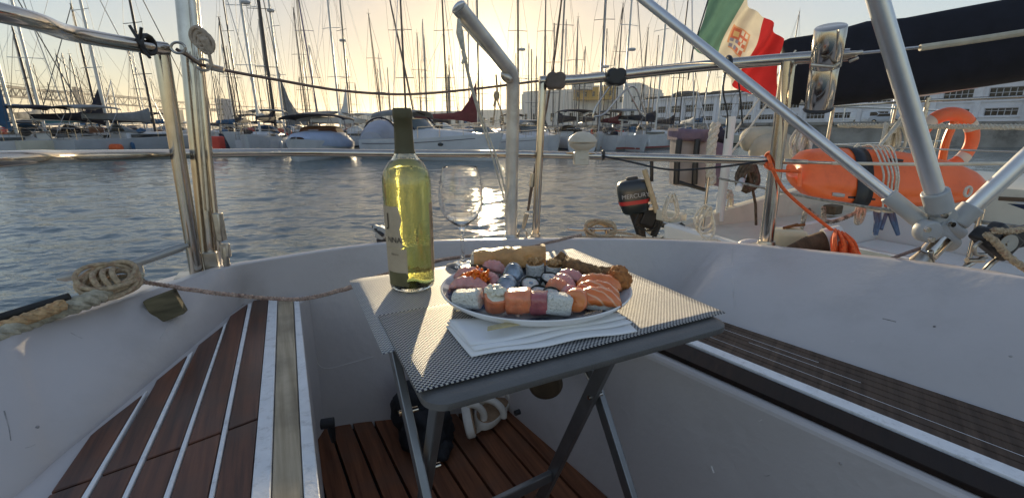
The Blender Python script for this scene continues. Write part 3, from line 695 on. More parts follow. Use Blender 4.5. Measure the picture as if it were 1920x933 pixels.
# plate
PC = V3(.0375,.678,-.264)
def plate_mat():
    m = mat('glazed plate', (.72,.73,.74), .12, 0, .02, 5); n = m.node_tree; L = n.links; p = n.nodes['Principled BSDF']
    tc = n.nodes.new('ShaderNodeTexCoord'); z = n.nodes.new('ShaderNodeTexNoise'); z.inputs['Scale'].default_value = 13; z.inputs['Detail'].default_value = 7; z.inputs['Distortion'].default_value = 1.2
    L.new(tc.outputs['Object'], z.inputs['Vector'])
    cr = n.nodes.new('ShaderNodeValToRGB'); e = cr.color_ramp.elements; e[0].position = .42; e[0].color = (.06,.08,.14,1); e[1].position = .56; e[1].color = (.62,.62,.62,1)
    L.new(z.outputs[0], cr.inputs[0]); L.new(cr.outputs[0], p.inputs['Base Color']); return m
pl = thing('plate', 'large oval white plate with blue grey pattern full of sushi', 'plate', PC)
RX_, RY_ = .151, .141
mb = MB(); prof = [(0,.002),(.60,.002),(.74,.004),(.88,.013),(.97,.021)]
def ell(prof, seg=72):
    rings = []
    for r, z in prof: rings.append([PC+Vector((RX_*r*math.cos(2*math.pi*k/seg), RY_*r*math.sin(2*math.pi*k/seg), z)) for k in range(seg)])
    return rings
mb.loft(ell([(.001,.003),(.6,.003),(.74,.005),(.88,.014),(.975,.0215)]), caps=False); mb.build('well', plate_mat(), pl)
mb = MB(); mb.loft(ell([(.975,.0215),(.99,.0228),(1.0,.0215),(.985,.017),(.90,.008),(.76,-.002),(.62,-.005),(.60,-.005),(.001,-.004)]), caps=False); mb.build('rim', mat('white glaze', (.80,.79,.77), .15, 0, .02, 5), pl)

def fz(px, py, h): return Z(px, py, -.256+h)
G = 'sushi pieces on the oval plate'
SALM = mat('salmon', (.78,.24,.10), .28, 0, .25, 60, .0022, 110, coat=.6, Subsurface_Weight=.25, Subsurface_Scale=.01)
SALMO = mat('orange salmon', (.85,.22,.045), .25, 0, .15, 50, .0016, 110, coat=.7, Subsurface_Weight=.25, Subsurface_Scale=.01)
PINK = mat('pink fish', (.66,.30,.26), .3, 0, .2, 70, .0022, 110, coat=.6, Subsurface_Weight=.25, Subsurface_Scale=.01)
TUNA = mat('tuna', (.42,.12,.12), .3, 0, .25, 60, .0022, 110, coat=.6, Subsurface_Weight=.2, Subsurface_Scale=.01)
RICE = mat('rice', (.72,.68,.60), .6, 0, .08, 250, .0045, 200, Subsurface_Weight=.2, Subsurface_Scale=.006)
SEED = mat('seeded rice', (.74,.72,.64), .6, 0, .06, 250, .0045, 200, dirt=(.12,.13,.08), dscale=260, damt=.9)
CRUST = mat('fried crust', (.20,.10,.035), .8, 0, .5, 120, .003, 220, dirt=(.38,.22,.08), dscale=150, damt=.8)
CRUSTO = mat('orange fried crust', (.42,.16,.04), .75, 0, .5, 120, .003, 220, dirt=(.2,.08,.02), dscale=120, damt=.7)
PASTRY = mat('fried pastry', (.58,.31,.11), .5, 0, .30, 25, .004, 70, dirt=(.36,.17,.06), dscale=30, damt=.5)
ROE = mat('orange roe', (1.0,.20,.01), .25, 0, .25, 300, .002, 500, Subsurface_Weight=.3, Subsurface_Scale=.004)
NORI = mat('seaweed', (.012,.018,.014), .4, 0, .4, 120, .0008, 200)
CREAM = mat('soft cream cheese', (.74,.70,.56), .45, 0, .08, 60, .0012, 200, dirt=(.2,.2,.08), dscale=240, damt=.7)
SILV = mat('silver fish skin', (.30,.36,.42), .22, .35, .5, 45, .0006, 200, coat=.5)
CRUMB = mat('crispy topping', (.50,.28,.11), .75, 0, .5, 220, .003, 320, dirt=(.75,.62,.4), dscale=220, damt=.8)
def fish_mat():
    m = mat('striped salmon', (.85,.25,.06), .26, 0, .1, 50, coat=.5, Subsurface_Weight=.2, Subsurface_Scale=.01); n = m.node_tree; L = n.links; p = n.nodes['Principled BSDF']
    tc = n.nodes.new('ShaderNodeTexCoord'); wv = n.nodes.new('ShaderNodeTexWave'); wv.inputs['Scale'].default_value = 34; wv.inputs['Distortion'].default_value = 3.5; wv.bands_direction = 'DIAGONAL'
    L.new(tc.outputs['Object'], wv.inputs[0]); cr = n.nodes.new('ShaderNodeValToRGB'); e = cr.color_ramp.elements; e[0].position = .0; e[0].color = (.90,.48,.28,1); e[1].position = .22; e[1].color = (.80,.20,.045,1)
    L.new(wv.outputs[1], cr.inputs[0]); L.new(cr.outputs[0], p.inputs['Base Color']); return m
STRS = fish_mat()
def nigiri(px, py, L, wd, h, ang, mf, lab, lift=0.0, tilt=0.0, rice=True):
    c = fz(px, py, lift); M = RZ(ang) @ RX(tilt); t = thing('nigiri', lab, 'sushi', c, 0, G)
    if rice:
        mb = MB(); mb.blob(c+M @ Vector((0,0,h*.40)), (L*.44, wd*.42, h*.42), M, e=.75, nz=.0022, ns=120); mb.build('rice', RICE, t)
    mb = MB(); vs = []; nx, ny = 26, 12
    for k in (0, 1):
        for j in range(ny+1):
            for i in range(nx+1):
                u = i/nx*2-1; v = j/ny*2-1; wdt = wd*.5*(1-abs(u)**3*.45)*(1 if u < 0 else 1-.15*u)
                z = h*.86*(1-abs(u)**2.6*.52)*(1-abs(v)**2.4*.55)+(.0058 if k else 0)*(1-abs(v)**4)*(1-abs(u)**6)
                q = Vector((u*L*.52, v*wdt*1.08, z)); q += Vector((0,0,.0007*math.sin(u*16+v*3)))
                vs.append(c+M @ q)
    n_ = (nx+1)*(ny+1); fs = []
    for k in (0, 1):
        for j in range(ny):
            for i in range(nx):
                a = k*n_+j*(nx+1)+i; fs.append((a, a+1, a+nx+2, a+nx+1))
    mb.add(vs, fs); mb.build('fish_slice', mf, t, smooth=180)
    return t
def roll(px, py, r, h, ang, tilt, mside, mface, lab, filling=None, lift=.0, e=.55, nori=True, topping=None, name='sushi_roll', sq=1.0):
    # a cut roll: its axis starts along +Y, tilted up by tilt, then turned by ang
    c = fz(px, py, lift); M = RZ(ang) @ RX(R(90)-tilt); t = thing(name, lab, 'sushi', c, 0, G)
    cc = c+Vector((0,0, r*math.cos(tilt)*sq+h*.5*math.sin(tilt)*.9))
    mb = MB(); seg = 40; rings = []
    for q, rr2 in ((-.5,.93),(-.47,.985),(-.3,1.0),(0,1.02),(.3,1.0),(.47,.985),(.5,.93)):
        ring = []
        for k in range(seg):
            a = 2*math.pi*k/seg; x = math.copysign(abs(math.cos(a))**e, math.cos(a)); y = math.copysign(abs(math.sin(a))**e, math.sin(a))
            p = Vector((x*r*rr2, y*r*rr2*sq, q*h)); p *= 1+.07*noise.noise(p*110+c*30); ring.append(cc+M @ p)
        rings.append(ring)
    mb.loft(rings); mb.build('wrap', mside, t, smooth=50)
    for sgn in (-1, 1):
        mb = MB(); mb.blob(cc+M @ Vector((0,0,sgn*h*.49)), (r*.86, r*.86*sq, h*.045), M, e=.8, nz=.0012, ns=200); mb.build('rice', mface, t)
    if filling:
        mb = MB(); mb.blob(cc+M @ Vector((r*.1,0,0)), (r*.42, r*.36*sq, h*.56), M, e=.8, nz=.0012, ns=150); mb.build('filling', filling, t)
    if topping:
        mb = MB(); random.seed(int(px))
        for k in range(26):
            a = random.uniform(0, 6.28); rr2 = r*.85*math.sqrt(random.random()); mb.blob(c+Vector((rr2*math.cos(a), rr2*math.sin(a)*.8, r*.47+h*.98+random.uniform(-.004,.002))), (.0052,.0045,.004), RZ(a), nz=.002, ns=300, seg=8, rings=6)
        mb.build('topping', topping, t)
    return t
# spring roll (long pastry) at the back
a, b = fz(890,487,.024), fz(1022,480,.026); t = thing('spring_roll', 'long golden pastry roll lying at the back of the plate', 'pastry', (a+b)/2-up*.03, 0)
mb = MB(); seg = 36; rings = []; n_ = 24
for i in range(n_+1):
    f = i/n_; c = a.lerp(b, f); rr2 = .0190*(1-.10*abs(2*f-1)**6); ring = []
    for k in range(seg):
        an = 2*math.pi*k/seg; x = math.copysign(abs(math.cos(an))**.75, math.cos(an)); y = math.copysign(abs(math.sin(an))**.75, math.sin(an))
        q = Vector((0, x*rr2*1.25, y*rr2)); q *= 1+.13*noise.noise(Vector((f*9, math.cos(an)*1.5, math.sin(an)*1.5)))
        if f > .93: q.z += .004*(1 if y > .2 else 0)
        ring.append(c+q)
    rings.append(ring)
mb.loft(rings); mb.build('pastry', PASTRY, t, smooth=50)
mb = MB(); mb.blob(a-Vector((.001,0,0)), (.006,.019,.015), nz=.003, ns=160); mb.build('filling', CREAM, t)
# breaded shrimp
sp = [fz(1056,494,.020), fz(1072,500,.024), fz(1096,507,.024), fz(1120,514,.023), fz(1142,518,.022), fz(1158,520,.021)]
mb = MB(); pp = smooth_pts(sp, 7); rings = []; seg = 30
for i, p in enumerate(pp):
    f = i/(len(pp)-1); rr2 = .0165*(1-.22*math.sin(f*3.14))*(1.0+.28*max(0, f-.7)/.3)*(min(1, math.sqrt(max(0, 1-(1-f*8)**2)) if f < .125 else 1))*(math.sqrt(max(.02, 1-((f-.9)/.1)**2)) if f > .9 else 1)
    rr2 = max(rr2, .003)
    rings.append([p+Vector((math.cos(2*math.pi*k/seg)*rr2*.5, math.cos(2*math.pi*k/seg)*rr2, math.sin(2*math.pi*k/seg)*rr2))*(1) for k in range(seg)])
rings = [[v+(v-pp[i]).normalized()*.0035*noise.fractal(v*160, 1, 2, 4) for v in r_] for i, r_ in enumerate(rings)]
mb.loft(rings); t = thing('breaded_shrimp', 'dark brown breaded prawn lying across the back right of the plate', 'fried prawn', sp[2]-up*.02); mb.build('crumb_coating', CRUST, t)
mb = MB(); mb.blob(fz(1160,524,.022), (.020,.020,.022), nz=.005, ns=110); mb.build('end_knob', CRUSTO, t)
mb = MB(); mb.blob(fz(1053,491,.020), (.016,.014,.016), nz=.005, ns=110); mb.build('end_knob', CRUST, t)
# seeded rice roll, cheese rolls, salmon rolls along the front rim
roll(878,580,.0135,.040,R(72),R(10),SEED,RICE,'pale seed speckled rice roll nearest the left front rim',PINK,e=.5)
roll(930,584,.0165,.026,R(10),R(62),SALM,CREAM,'salmon wrapped roll topped with cream cheese, second along the front rim',CREAM,e=.7,topping=CREAM)
roll(973,586,.0170,.036,R(84),R(6),SALM,SALM,'smooth pale salmon wrapped roll, third along the front rim',None,e=.6)
roll(1011,588,.0160,.026,R(80),R(6),TUNA,TUNA,'dark red tuna wrapped roll in the middle of the front rim',None,e=.6)
roll(1044,589,.0145,.036,R(-82),R(8),SEED,RICE,'pale seed speckled rice roll right of the tuna roll',SALM,e=.5)
roll(1081,584,.0165,.024,R(-20),R(12),SALM,SALMO,'curled salmon rosette standing beside the right seeded roll',SALMO,e=.9,name='sushi_rosette')
roll(1064,566,.0130,.022,R(25),R(12),PINK,PINK,'pale pink curled slice behind the salmon rosette',None,e=.9,name='sushi_rosette')
# nigiri
nigiri(880,548,.062,.026,.024,R(-12),PINK,'pink nigiri left of centre, the front one of the overlapping pair',.004)
nigiri(884,528,.058,.025,.024,R(-10),PINK,'pink nigiri left of centre, the rear one of the overlapping pair',.004)
nigiri(1121,578,.064,.036,.031,R(-14),STRS,'largest bright orange salmon nigiri at the right front of the plate',.004)
nigiri(1118,560,.066,.028,.027,R(-14),STRS,'orange salmon nigiri in the middle of the three at the right',.007)
nigiri(1122,545,.068,.028,.026,R(-16),SALMO,'orange salmon nigiri at the back of the three beside the breaded prawn',.009)
nigiri(1058,545,.050,.026,.026,R(-62),PINK,'pink folded sashimi slice standing upright in the middle right',.004,rice=False)
nigiri(1046,556,.046,.026,.028,R(-48),SALM,'salmon sashimi slice leaning in front of the pink folded slice',.004,rice=False)
nigiri(1070,533,.050,.024,.024,R(-35),PINK,'pink sashimi slice nearest the breaded prawn',.006,rice=False)
nigiri(962,526,.040,.034,.030,R(80),SILV,'silver skinned fish nigiri behind the centre of the plate',.004)
nigiri(950,548,.040,.034,.026,R(70),SILV,'silver blue fish nigiri with a browned edge left of the black maki',.004)
nigiri(925,516,.046,.026,.026,R(-20),PINK,'pale pink nigiri tucked between the roe and the silver fish',.004)
nigiri(922,538,.040,.026,.022,R(-60),PINK,'small pale nigiri in front of the orange roe',.002)
# roe gunkan
t = thing('roe_sushi', 'bright orange fish roe sushi piled at the left rim of the plate', 'sushi', fz(895,520,0), 0, G)
mb = MB(); mb.lathe([(.020,0),(.021,.020),(.019,.022),(0,.022)], fz(888,522,0), 28, None, 1.2, .8); mb.build('seaweed', NORI, t)
mb = MB(); random.seed(4)
for k in range(260):
    q = fz(893+random.gauss(0,9), 524, .022)+Vector((0, random.gauss(0,.006), abs(random.gauss(0,.006)))); mb.blob(q, (.0026,.0026,.0026), seg=8, rings=6)
mb.blob(fz(890,521,.018), (.025,.016,.011), nz=.004, ns=140); mb.build('roe', ROE, t)
# crumb-topped rolls
roll(1003,513,.0165,.020,0,R(88),SEED,CRUMB,'crumb topped roll behind the small maki, left of its pair',None,e=.8,topping=CRUMB)
roll(1040,515,.0160,.018,0,R(88),SEED,CRUMB,'crumb topped roll touching the end of the breaded prawn',None,e=.8,topping=CRUMB)
# small maki: seaweed ring, rice, filling
for x, y, tl, lab in ((993,538,R(60),'small black seaweed maki lying flat left of the pair in the centre'), (1030,528,R(74),'small black seaweed maki at the back of the centre group'), (1010,556,R(55),'small seaweed maki leaning in front of the centre group'), (1032,560,R(50),'small seaweed maki half hidden behind the tuna roll')):
    c = fz(x, y, .012); M = RX(R(90)-tl) @ RY(R(8)); t = thing('maki', lab, 'sushi', c-up*.01, 0, G)
    mb = MB(); mb.lathe([(.0150,-.010),(.0160,-.009),(.0160,.009),(.0150,.010),(.0143,.0085),(.0143,-.0085)], c, 32, M); mb.build('seaweed', NORI, t, smooth=30)
    mb = MB(); mb.blob(c, (.0146,.0146,.0098), M, e=.6, nz=.0012, ns=220); mb.build('rice', RICE, t)
    mb = MB(); mb.blob(c+M @ Vector((.001,.001,0)), (.0050,.0045,.0108), M, e=.7); mb.build('filling', SILV, t)

# crumbs fallen on the plate
for k in range(14):
    random.seed(90+k); q = fz(random.uniform(1120,1165), random.uniform(548,566), .004); mb = MB(); mb.blob(q, (.0022,.0028,.002), nz=.001, ns=300, seg=8, rings=6)
    solo(mb, 'crumb', CRUST, 'brown crumb on the right of the plate below the prawn', 'crumb', 'crumbs on the plate')
# ---------------- wine bottle
BC = Z(774,535,-.2705)
def glass_mat(name, col, ior=1.5, rough=0.0, bump=0):
    m = bpy.data.materials.new(name); m.use_nodes = True; p = m.node_tree.nodes['Principled BSDF']
    p.inputs['Base Color'].default_value = col+(1,); p.inputs['Transmission Weight'].default_value = 1; p.inputs['Roughness'].default_value = rough; p.inputs['IOR'].default_value = ior
    if bump:
        n = m.node_tree; tc = n.nodes.new('ShaderNodeTexCoord'); v = n.nodes.new('ShaderNodeTexVoronoi'); v.inputs['Scale'].default_value = 260
        z = n.nodes.new('ShaderNodeTexNoise'); z.inputs['Scale'].default_value = 28; mul = n.nodes.new('ShaderNodeMath'); mul.operation = 'MULTIPLY'
        n.links.new(tc.outputs['Object'], v.inputs['Vector']); n.links.new(tc.outputs['Object'], z.inputs['Vector']); n.links.new(v.outputs['Distance'], mul.inputs[0]); n.links.new(z.outputs[0], mul.inputs[1])
        b = n.nodes.new('ShaderNodeBump'); b.inputs['Distance'].default_value = bump; b.inputs['Strength'].default_value = .8; n.links.new(mul.outputs[0], b.inputs['Height']); n.links.new(b.outputs[0], p.inputs['Normal'])
    return m
bottle = thing('wine_bottle', 'clear bottle of pale yellow white wine with an olive capsule on the table', 'wine bottle', BC)
OUT = [(0,.004),(.028,.001),(.034,0),(.0375,.003),(.039,.010),(.0392,.06),(.0398,.12),(.0402,.178),(.0395,.190),(.0365,.202),(.030,.213),(.022,.222),(.0170,.230),(.0152,.240),(.0145,.26),(.0142,.288),(.0142,.300)]
INN = [(.0122,.300),(.0122,.26),(.0130,.238),(.0148,.229),(.0198,.2195),(.0275,.211),(.034,.200),(.0372,.188),(.0378,.178),(.0372,.06),(.0365,.012),(.030,.006),(.012,.012),(0,.018)]
mb = MB(); mb.lathe(OUT+INN, BC, 64); mb.build('glass', glass_mat('bottle glass', (.97,.98,.90), 1.5, 0, .00018), bottle, smooth=60)
WINE = glass_mat('white wine', (1,.98,.8), 1.34)
vol = WINE.node_tree.nodes.new('ShaderNodeVolumeAbsorption'); vol.inputs[0].default_value = (1.0,.95,.08,1); vol.inputs[1].default_value = 17
WINE.node_tree.nodes['Principled BSDF'].inputs['Base Color'].default_value = (1,.99,.85,1)
WINE.node_tree.links.new(vol.outputs[0], WINE.node_tree.nodes['Material Output'].inputs[1])
mb = MB(); mb.lathe([(0,.2205),(.0188,.2205),(.0277,.2112),(.0342,.2002),(.0374,.188),(.03795,.178),(.03735,.06),(.0367,.012),(.0302,.0062),(.012,.0122),(0,.0182)], BC, 64); mb.build('wine', WINE, bottle, smooth=60)
CAPS = mat('olive capsule foil', (.085,.073,.032), .5, .1, .08, 40, .0003, 300)
mb = MB(); mb.lathe([(.0175,.2305),(.0160,.236),(.0156,.242),(.0151,.262),(.0149,.284),(.0153,.2845),(.0158,.286),(.0160,.292),(.0157,.298),(.0145,.3012),(0,.3018)], BC, 48); mb.build('capsule', CAPS, bottle, smooth=40)
LAB = mat('cream label paper', (.50,.40,.27), .7, 0, .1, 40, dirt=(.4,.3,.2), dscale=20, damt=.3)
def bent_label(name, a0, a1, z0, z1, m, wav=0, par=bottle, r=.0405):
    mb = MB(); nx = 20; ny = 14; vs = []
    for j in range(ny+1):
        for i in range(nx+1):
            f = i/nx; z = z0+(z1-z0)*j/ny; a = a0+(a1-a0)*f+wav*math.sin(j*.8)*.05*(1 if f > .5 else 0)
            rr2 = r-(.0006*(1-(z-.06)/.12))
            vs.append(BC+Vector((math.cos(a)*rr2, math.sin(a)*rr2, z)))
    mb.add(vs, [(j*(nx+1)+i, j*(nx+1)+i+1, (j+1)*(nx+1)+i+1, (j+1)*(nx+1)+i) for j in range(ny) for i in range(nx)])
    o = mb.build(name, m, par, smooth=180); return o
A_cam = math.atan2(-BC.y, -BC.x)
def ang(dpx): return A_cam+math.asin(max(-1, min(1, dpx/44.)))   # dpx: photo pixels right of the bottle axis
bent_label('front_label', ang(-44)-R(55), ang(-15), .078, .148, LAB, 1)
bent_label('front_label_band', ang(-44)-R(55), ang(-7), .026, .0775, LAB, 0)
bent_label('vintage_label', ang(-41), ang(-8), .012, .036, mat('olive label', (.14,.12,.05), .6, 0, .2, 50), 1, r=.0408)
bent_label('back_label', ang(37), ang(44)+R(40), .030, .150, mat('back label paper', (.42,.30,.17), .7, 0, .1, 40), 0)
def curve_text(txt, size, a_c, z_c, m, name, par=bottle, r=.0411):
    vs, fs = text_verts(txt, size); mb = MB(); mb.add([BC+Vector((math.cos(a_c+v.x/r)*r, math.sin(a_c+v.x/r)*r, z_c+v.y)) for v in vs], fs); return mb.build(name, m, par, smooth=0)
INK = mat('dark ink', (.06,.045,.035), .6)
curve_text('NNA', .013, ang(-28), .092, INK, 'lettering'); curve_text('Bianco', .0055, ang(-28), .068, INK, 'lettering'); curve_text('J', .030, ang(-36), .125, INK, 'lettering')
# small writing on the back label
mb = MB()
for k in range(26):
    z = .045+k*.0036
    if 12 < k < 17: continue
    for a in (ang(41)-.05, ang(41)+.02, ang(41)+.1): mb.box(BC+Vector((math.cos(a)*.0409, math.sin(a)*.0409, z)), (.0006,.0022,.0010), RZ(a))
mb.build('small_print', INK, bottle, smooth=0)
# ---------------- wine glass
GC = Z(868,497,-.2715); gs = 1.0
GL = glass_mat('clear glass', (.985,.985,.985), 1.45)
wg = thing('wine_glass', 'stemmed wine glass with a little clear wine left beside the bottle', 'wine glass', GC)
go = [(0,0),(.034,0),(.0345,.001),(.030,.0025),(.012,.006),(.0050,.012),(.0036,.025),(.0034,.060),(.0038,.072),(.0075,.080),(.018,.088),(.031,.099),(.039,.112),(.0435,.127),(.0445,.141),(.0425,.160),(.0380,.182),(.0335,.198)]
gi = [(.0328,.1985),(.0372,.182),(.0417,.160),(.0436,.141),(.0426,.127),(.0381,.1125),(.0301,.1),(.0172,.0895),(.0060,.0835),(0,.0825)]
mb = MB(); mb.lathe([(r_*1.0, z_) for r_, z_ in go+gi], GC, 64); mb.build('bowl_and_stem', GL, wg, smooth=50)
mb = MB(); mb.lathe([(0,.1035),(.0322,.1035),(.0291-.0002,.1001),(.0170,.0896),(.0058,.0836),(0,.0826)], GC, 48); mb.build('wine', glass_mat('pale wine', (.97,.97,.9), 1.34), wg, smooth=50)

# ---------------- things on the cockpit floor
shoe = mat('white sandal sole', (.62,.57,.50), .6, 0, .08, 30); cork = mat('tan insole', (.30,.19,.11), .8, 0, .2, 60)
def sandal(px, py, z, ang_, roll_, lab):
    c = Z(px, py, z); M = RZ(ang_) @ RX(roll_); t = thing('sandal', lab, 'sandal', c-up*.02)
    def outl(k, zz): 
        P = []
        for i in range(36):
            a = 2*math.pi*i/36; x = math.cos(a)*.105; y = math.sin(a)*(.042-.008*math.cos(a+.4)+(.006 if x > 0 else 0)); P.append(c+M @ Vector((x*k, y*k, zz)))
        return P
    mb = MB(); mb.loft([outl(.95,-.014), outl(1,-.010), outl(1,.006), outl(.97,.010)]); mb.build('sole', shoe, t)
    mb = MB(); mb.loft([outl(.90,.0095), outl(.88,.013)]); mb.build('insole', cork, t)
    for x0, w_ in ((.045,.026),(-.03,.022)):
        mb = MB(); mb.tube([c+M @ Vector((x0, .046*math.cos(a)*1.0, .004+.040*math.sin(a))) for a in [i*math.pi/12 for i in range(13)]], w_*.5, 10, flat=1.0, up=(0,0,1)); o = mb.build('strap', shoe, t)
        o.data.transform(Matrix.Identity(4))
    return t
sandal(878,772,FD+.05,R(100),R(78),'white soled sandal standing on its edge against the other, under the table')
sandal(925,762,FD+.03,R(70),R(12),'white soled sandal lying flat against the footwell corner')
mb = MB(); mb.blob(Z(800,800,FD+.05), (.07,.085,.075), nz=.03, ns=18, seg=40, rings=26); mb.blob(Z(812,838,FD+.02), (.06,.045,.03), nz=.02, ns=20, seg=40, rings=20); mb.blob(Z(770,762,FD+.10), (.05,.05,.07), nz=.02, ns=20, seg=30, rings=20)
solo(mb, 'soft_bag', mat('black nylon', (.012,.012,.015), .75, 0, .4, 40, .003, 60), 'crumpled black soft bag on the floor behind the table legs', 'bag', smooth=180)
mb = MB(); q = Z(1022,712,-.55); mb.tube([q+Vector((0,-.03,0)), q+Vector((.0,.07,.015))], .038, 26); 
solo(mb, 'wooden_fender', mat('dark round wood', (.060,.038,.020), .6, 0, .3, 30, .001, 90), 'dark round wooden knob hanging just under the table edge', 'knob', bevel=.008)

# ============================================================ DECK CLUTTER OF OUR BOAT
# left: cleat with a coiled line, heavy laid mooring rope along the gunwale, wood block
mb = MB(); c = Z(307,570,-.335)
M = RZ(R(30)) @ RY(R(-16)) @ RX(R(-10))
hc, hn_ = hit(305,580); c = hc+hn_*.012; mb.box(c, (.054,.036,.054), M)
solo(mb, 'wooden_block', wood(bpy.data.materials.new('mossy timber'), (.03,.026,.016), (.26,.22,.13), (.03,.027,.02), .85, R(60), .8), 'weathered square wooden block fixed on the inner edge of the left coaming', 'wood block', bevel=.003, smooth=0)
for o in (bpy.data.objects['wooden_block'],): pass
mb = MB()
helix([Z(-140,700,-.315), Z(-20,640,-.318), Z(80,592,-.31), Z(160,565,-.30), Z(235,532,-.30), Z(262,520,-.30)], .0075, .0085, 20, mb)
solo(mb, 'mooring_rope', ROPEW, 'thick grey laid mooring rope lying along the left gunwale', 'rope')
mb = MB()
helix([Z(-140,668,-.31), Z(-20,622,-.31), Z(70,590,-.30), Z(120,570,-.29)], .005, .0065, 30, mb)
solo(mb, 'chafed_rope', mat('rusty tan rope', (.50,.33,.17), .9, 0, .4, 120, .0015, 400, dirt=(.40,.12,.03), dscale=90, damt=.8), 'tan rope with rust stains beside the thick mooring rope at the far left', 'rope')
mb = MB(); mb.tube(smooth_pts([Z(-160,650,-.30), Z(-20,602,-.30), Z(60,577,-.295), Z(130,556,-.285)], 8), .0075, 10); mb.tube(smooth_pts([Z(-160,672,-.33), Z(-20,634,-.33), Z(80,604,-.33), Z(200,565,-.33)], 8), .006, 10)
solo(mb, 'black_hose', RUB, 'black rubber hose running beside the mooring ropes on the left gunwale', 'hose')
mb = MB(); 
b0 = Z(150,556,-.30); b1 = Z(262,528,-.295)
for k in range(9):
    f = k/8; a0 = -.2+.12*k
    L_ = (b1-b0)*(1.0-.05*abs(k-4)); cc = b0.lerp(b1, .50+.012*(k-4))+Vector((0,0,.012+.004*(k % 4)))
    e = (b1-b0).normalized(); sd_ = Vector((-e.y, e.x, 0))
    mb.tube([cc+e*math.cos(t)*L_.length*.52+(sd_*(.018+.005*(k % 3))+up*(.012+.004*(k % 4)))*math.sin(t)+up*(.010*math.cos(t+k)) for t in [i*math.pi/14 for i in range(29)]], .0042, 8)
cc = b0.lerp(b1, .42)+up*.016
for k in range(3):
    ee = (b1-b0).normalized(); p = cc+ee*(.014*k-.012); sd_ = Vector((-ee.y, ee.x, 0))
    mb.tube([p+(sd_*math.cos(t)*.022+up*math.sin(t)*.021)+ee*.004*math.sin(2*t) for t in [i*math.pi/12 for i in range(25)]], .0048, 8)
solo(mb, 'coiled_rope', ROPE, 'brown coil of line wound on the left deck cleat', 'rope')
mb = MB(); q = Z(230,520,-.315); e = (b1-b0).normalized()
mb.tube(smooth_pts([q-e*.10+up*.030, q-e*.03+up*.026, q+e*.03+up*.026, q+e*.13+up*.040], 6), [.004]+[.010]*17+[.004], 12); mb.tube([q-e*.02, q-e*.02+up*.026], .009, 10); mb.tube([q+e*.03, q+e*.03+up*.026], .009, 10)
cl_ = mb.build('cleat', mat('grey cleat', (.40,.40,.38), .45, .6, .1, 30), boat)
mb = MB(); helix([Z(262,527,-.305), Z(330,538,-.325), Z(345,541,-.322), Z(430,552,-.335), Z(520,560,-.36), Z(575,559,-.36), Z(630,546,-.34), Z(668,535,-.300), Z(720,515,-.292), Z(800,493,-.300), Z(860,482,-.315), Z(960,470,-.33), Z(1040,452,-.325), Z(1090,440,-.31)], .0024, .0030, 60, mb)
solo(mb, 'striped_line', mat('red flecked line', (.38,.27,.21), .85, 0, .45, 160, .0008, 500, dirt=(.16,.04,.04), dscale=140, damt=.9), 'thin red flecked line stretched from the coil across the cockpit behind the table', 'rope')
# outboard bracket / clamp on the stern seen left of the bottle
t = thing('deck_winch', 'small grey and black deck fitting on the stern edge left of the bottle', 'deck fitting', W(716,452,1.42))
mb = MB(); q = W(716,436,1.40); mb.box(q, (.030,.03,.040), RY(R(25))); mb.box(q+Vector((-.018,0,.014)), (.018,.02,.022), RY(R(25))); mb.build('body', mat('grey enamel', (.35,.37,.38), .4, .3, .1, 30), t, bevel=.004)
mb = MB(); mb.tube([q+Vector((-.028,0,.02)), q+Vector((.01,-.02,-.005))], .006, 10); mb.box(q+Vector((.002,0,-.026)), (.034,.03,.016)); mb.build('lever', BLK, t, bevel=.002)
# cleat with line on the stern deck behind the plate
t = thing('stern_cleat', 'steel horn cleat wrapped in tan line on the stern deck behind the food plate', 'cleat', W(1125,445,1.50))
mb = MB(); q = W(1125,428,1.50); mb.tube(smooth_pts([q+Vector((-.115,0,.0)), q+Vector((-.05,0,-.003)), q+Vector((.05,0,-.002)), q+Vector((.09,0,-.001))], 5), [.003]+[.0075]*14+[.005], 12)
mb.tube([q+Vector((-.028,0,0)), q+Vector((-.030,0,-.040))], .012, 12); mb.tube([q+Vector((.028,0,0)), q+Vector((.030,0,-.040))], .012, 12); mb.build('horn', STEEL, t)
mb = MB(); 
for k in range(5):
    s = 1 if k % 2 else -1
    mb.tube([q+Vector((.046*math.cos(a)*(.9+.06*k), .010*math.sin(a)-.006*k+.01, .004*k-.012+.026*math.sin(a+.3*s))) for a in [i*math.pi/12 for i in range(25)]], .0048, 8)
mb.build('line_turns', ROPE, t)
mb = MB(); mb.tube(smooth_pts([q+Vector((.03,-.01,-.01)), W(1180,438,1.44), W(1215,450,1.40)], 6), .0045, 8); mb.tube(smooth_pts([q+Vector((.03,-.01,-.028)), W(1200,446,1.47), W(1290,452,1.50)], 6), .0045, 8); mb.tube(smooth_pts([q+Vector((-.03,-.01,-.028)), W(1060,446,1.44), W(1030,455,1.38)], 6), .0045, 8)
mb.build('line_tail', ROPE, t)
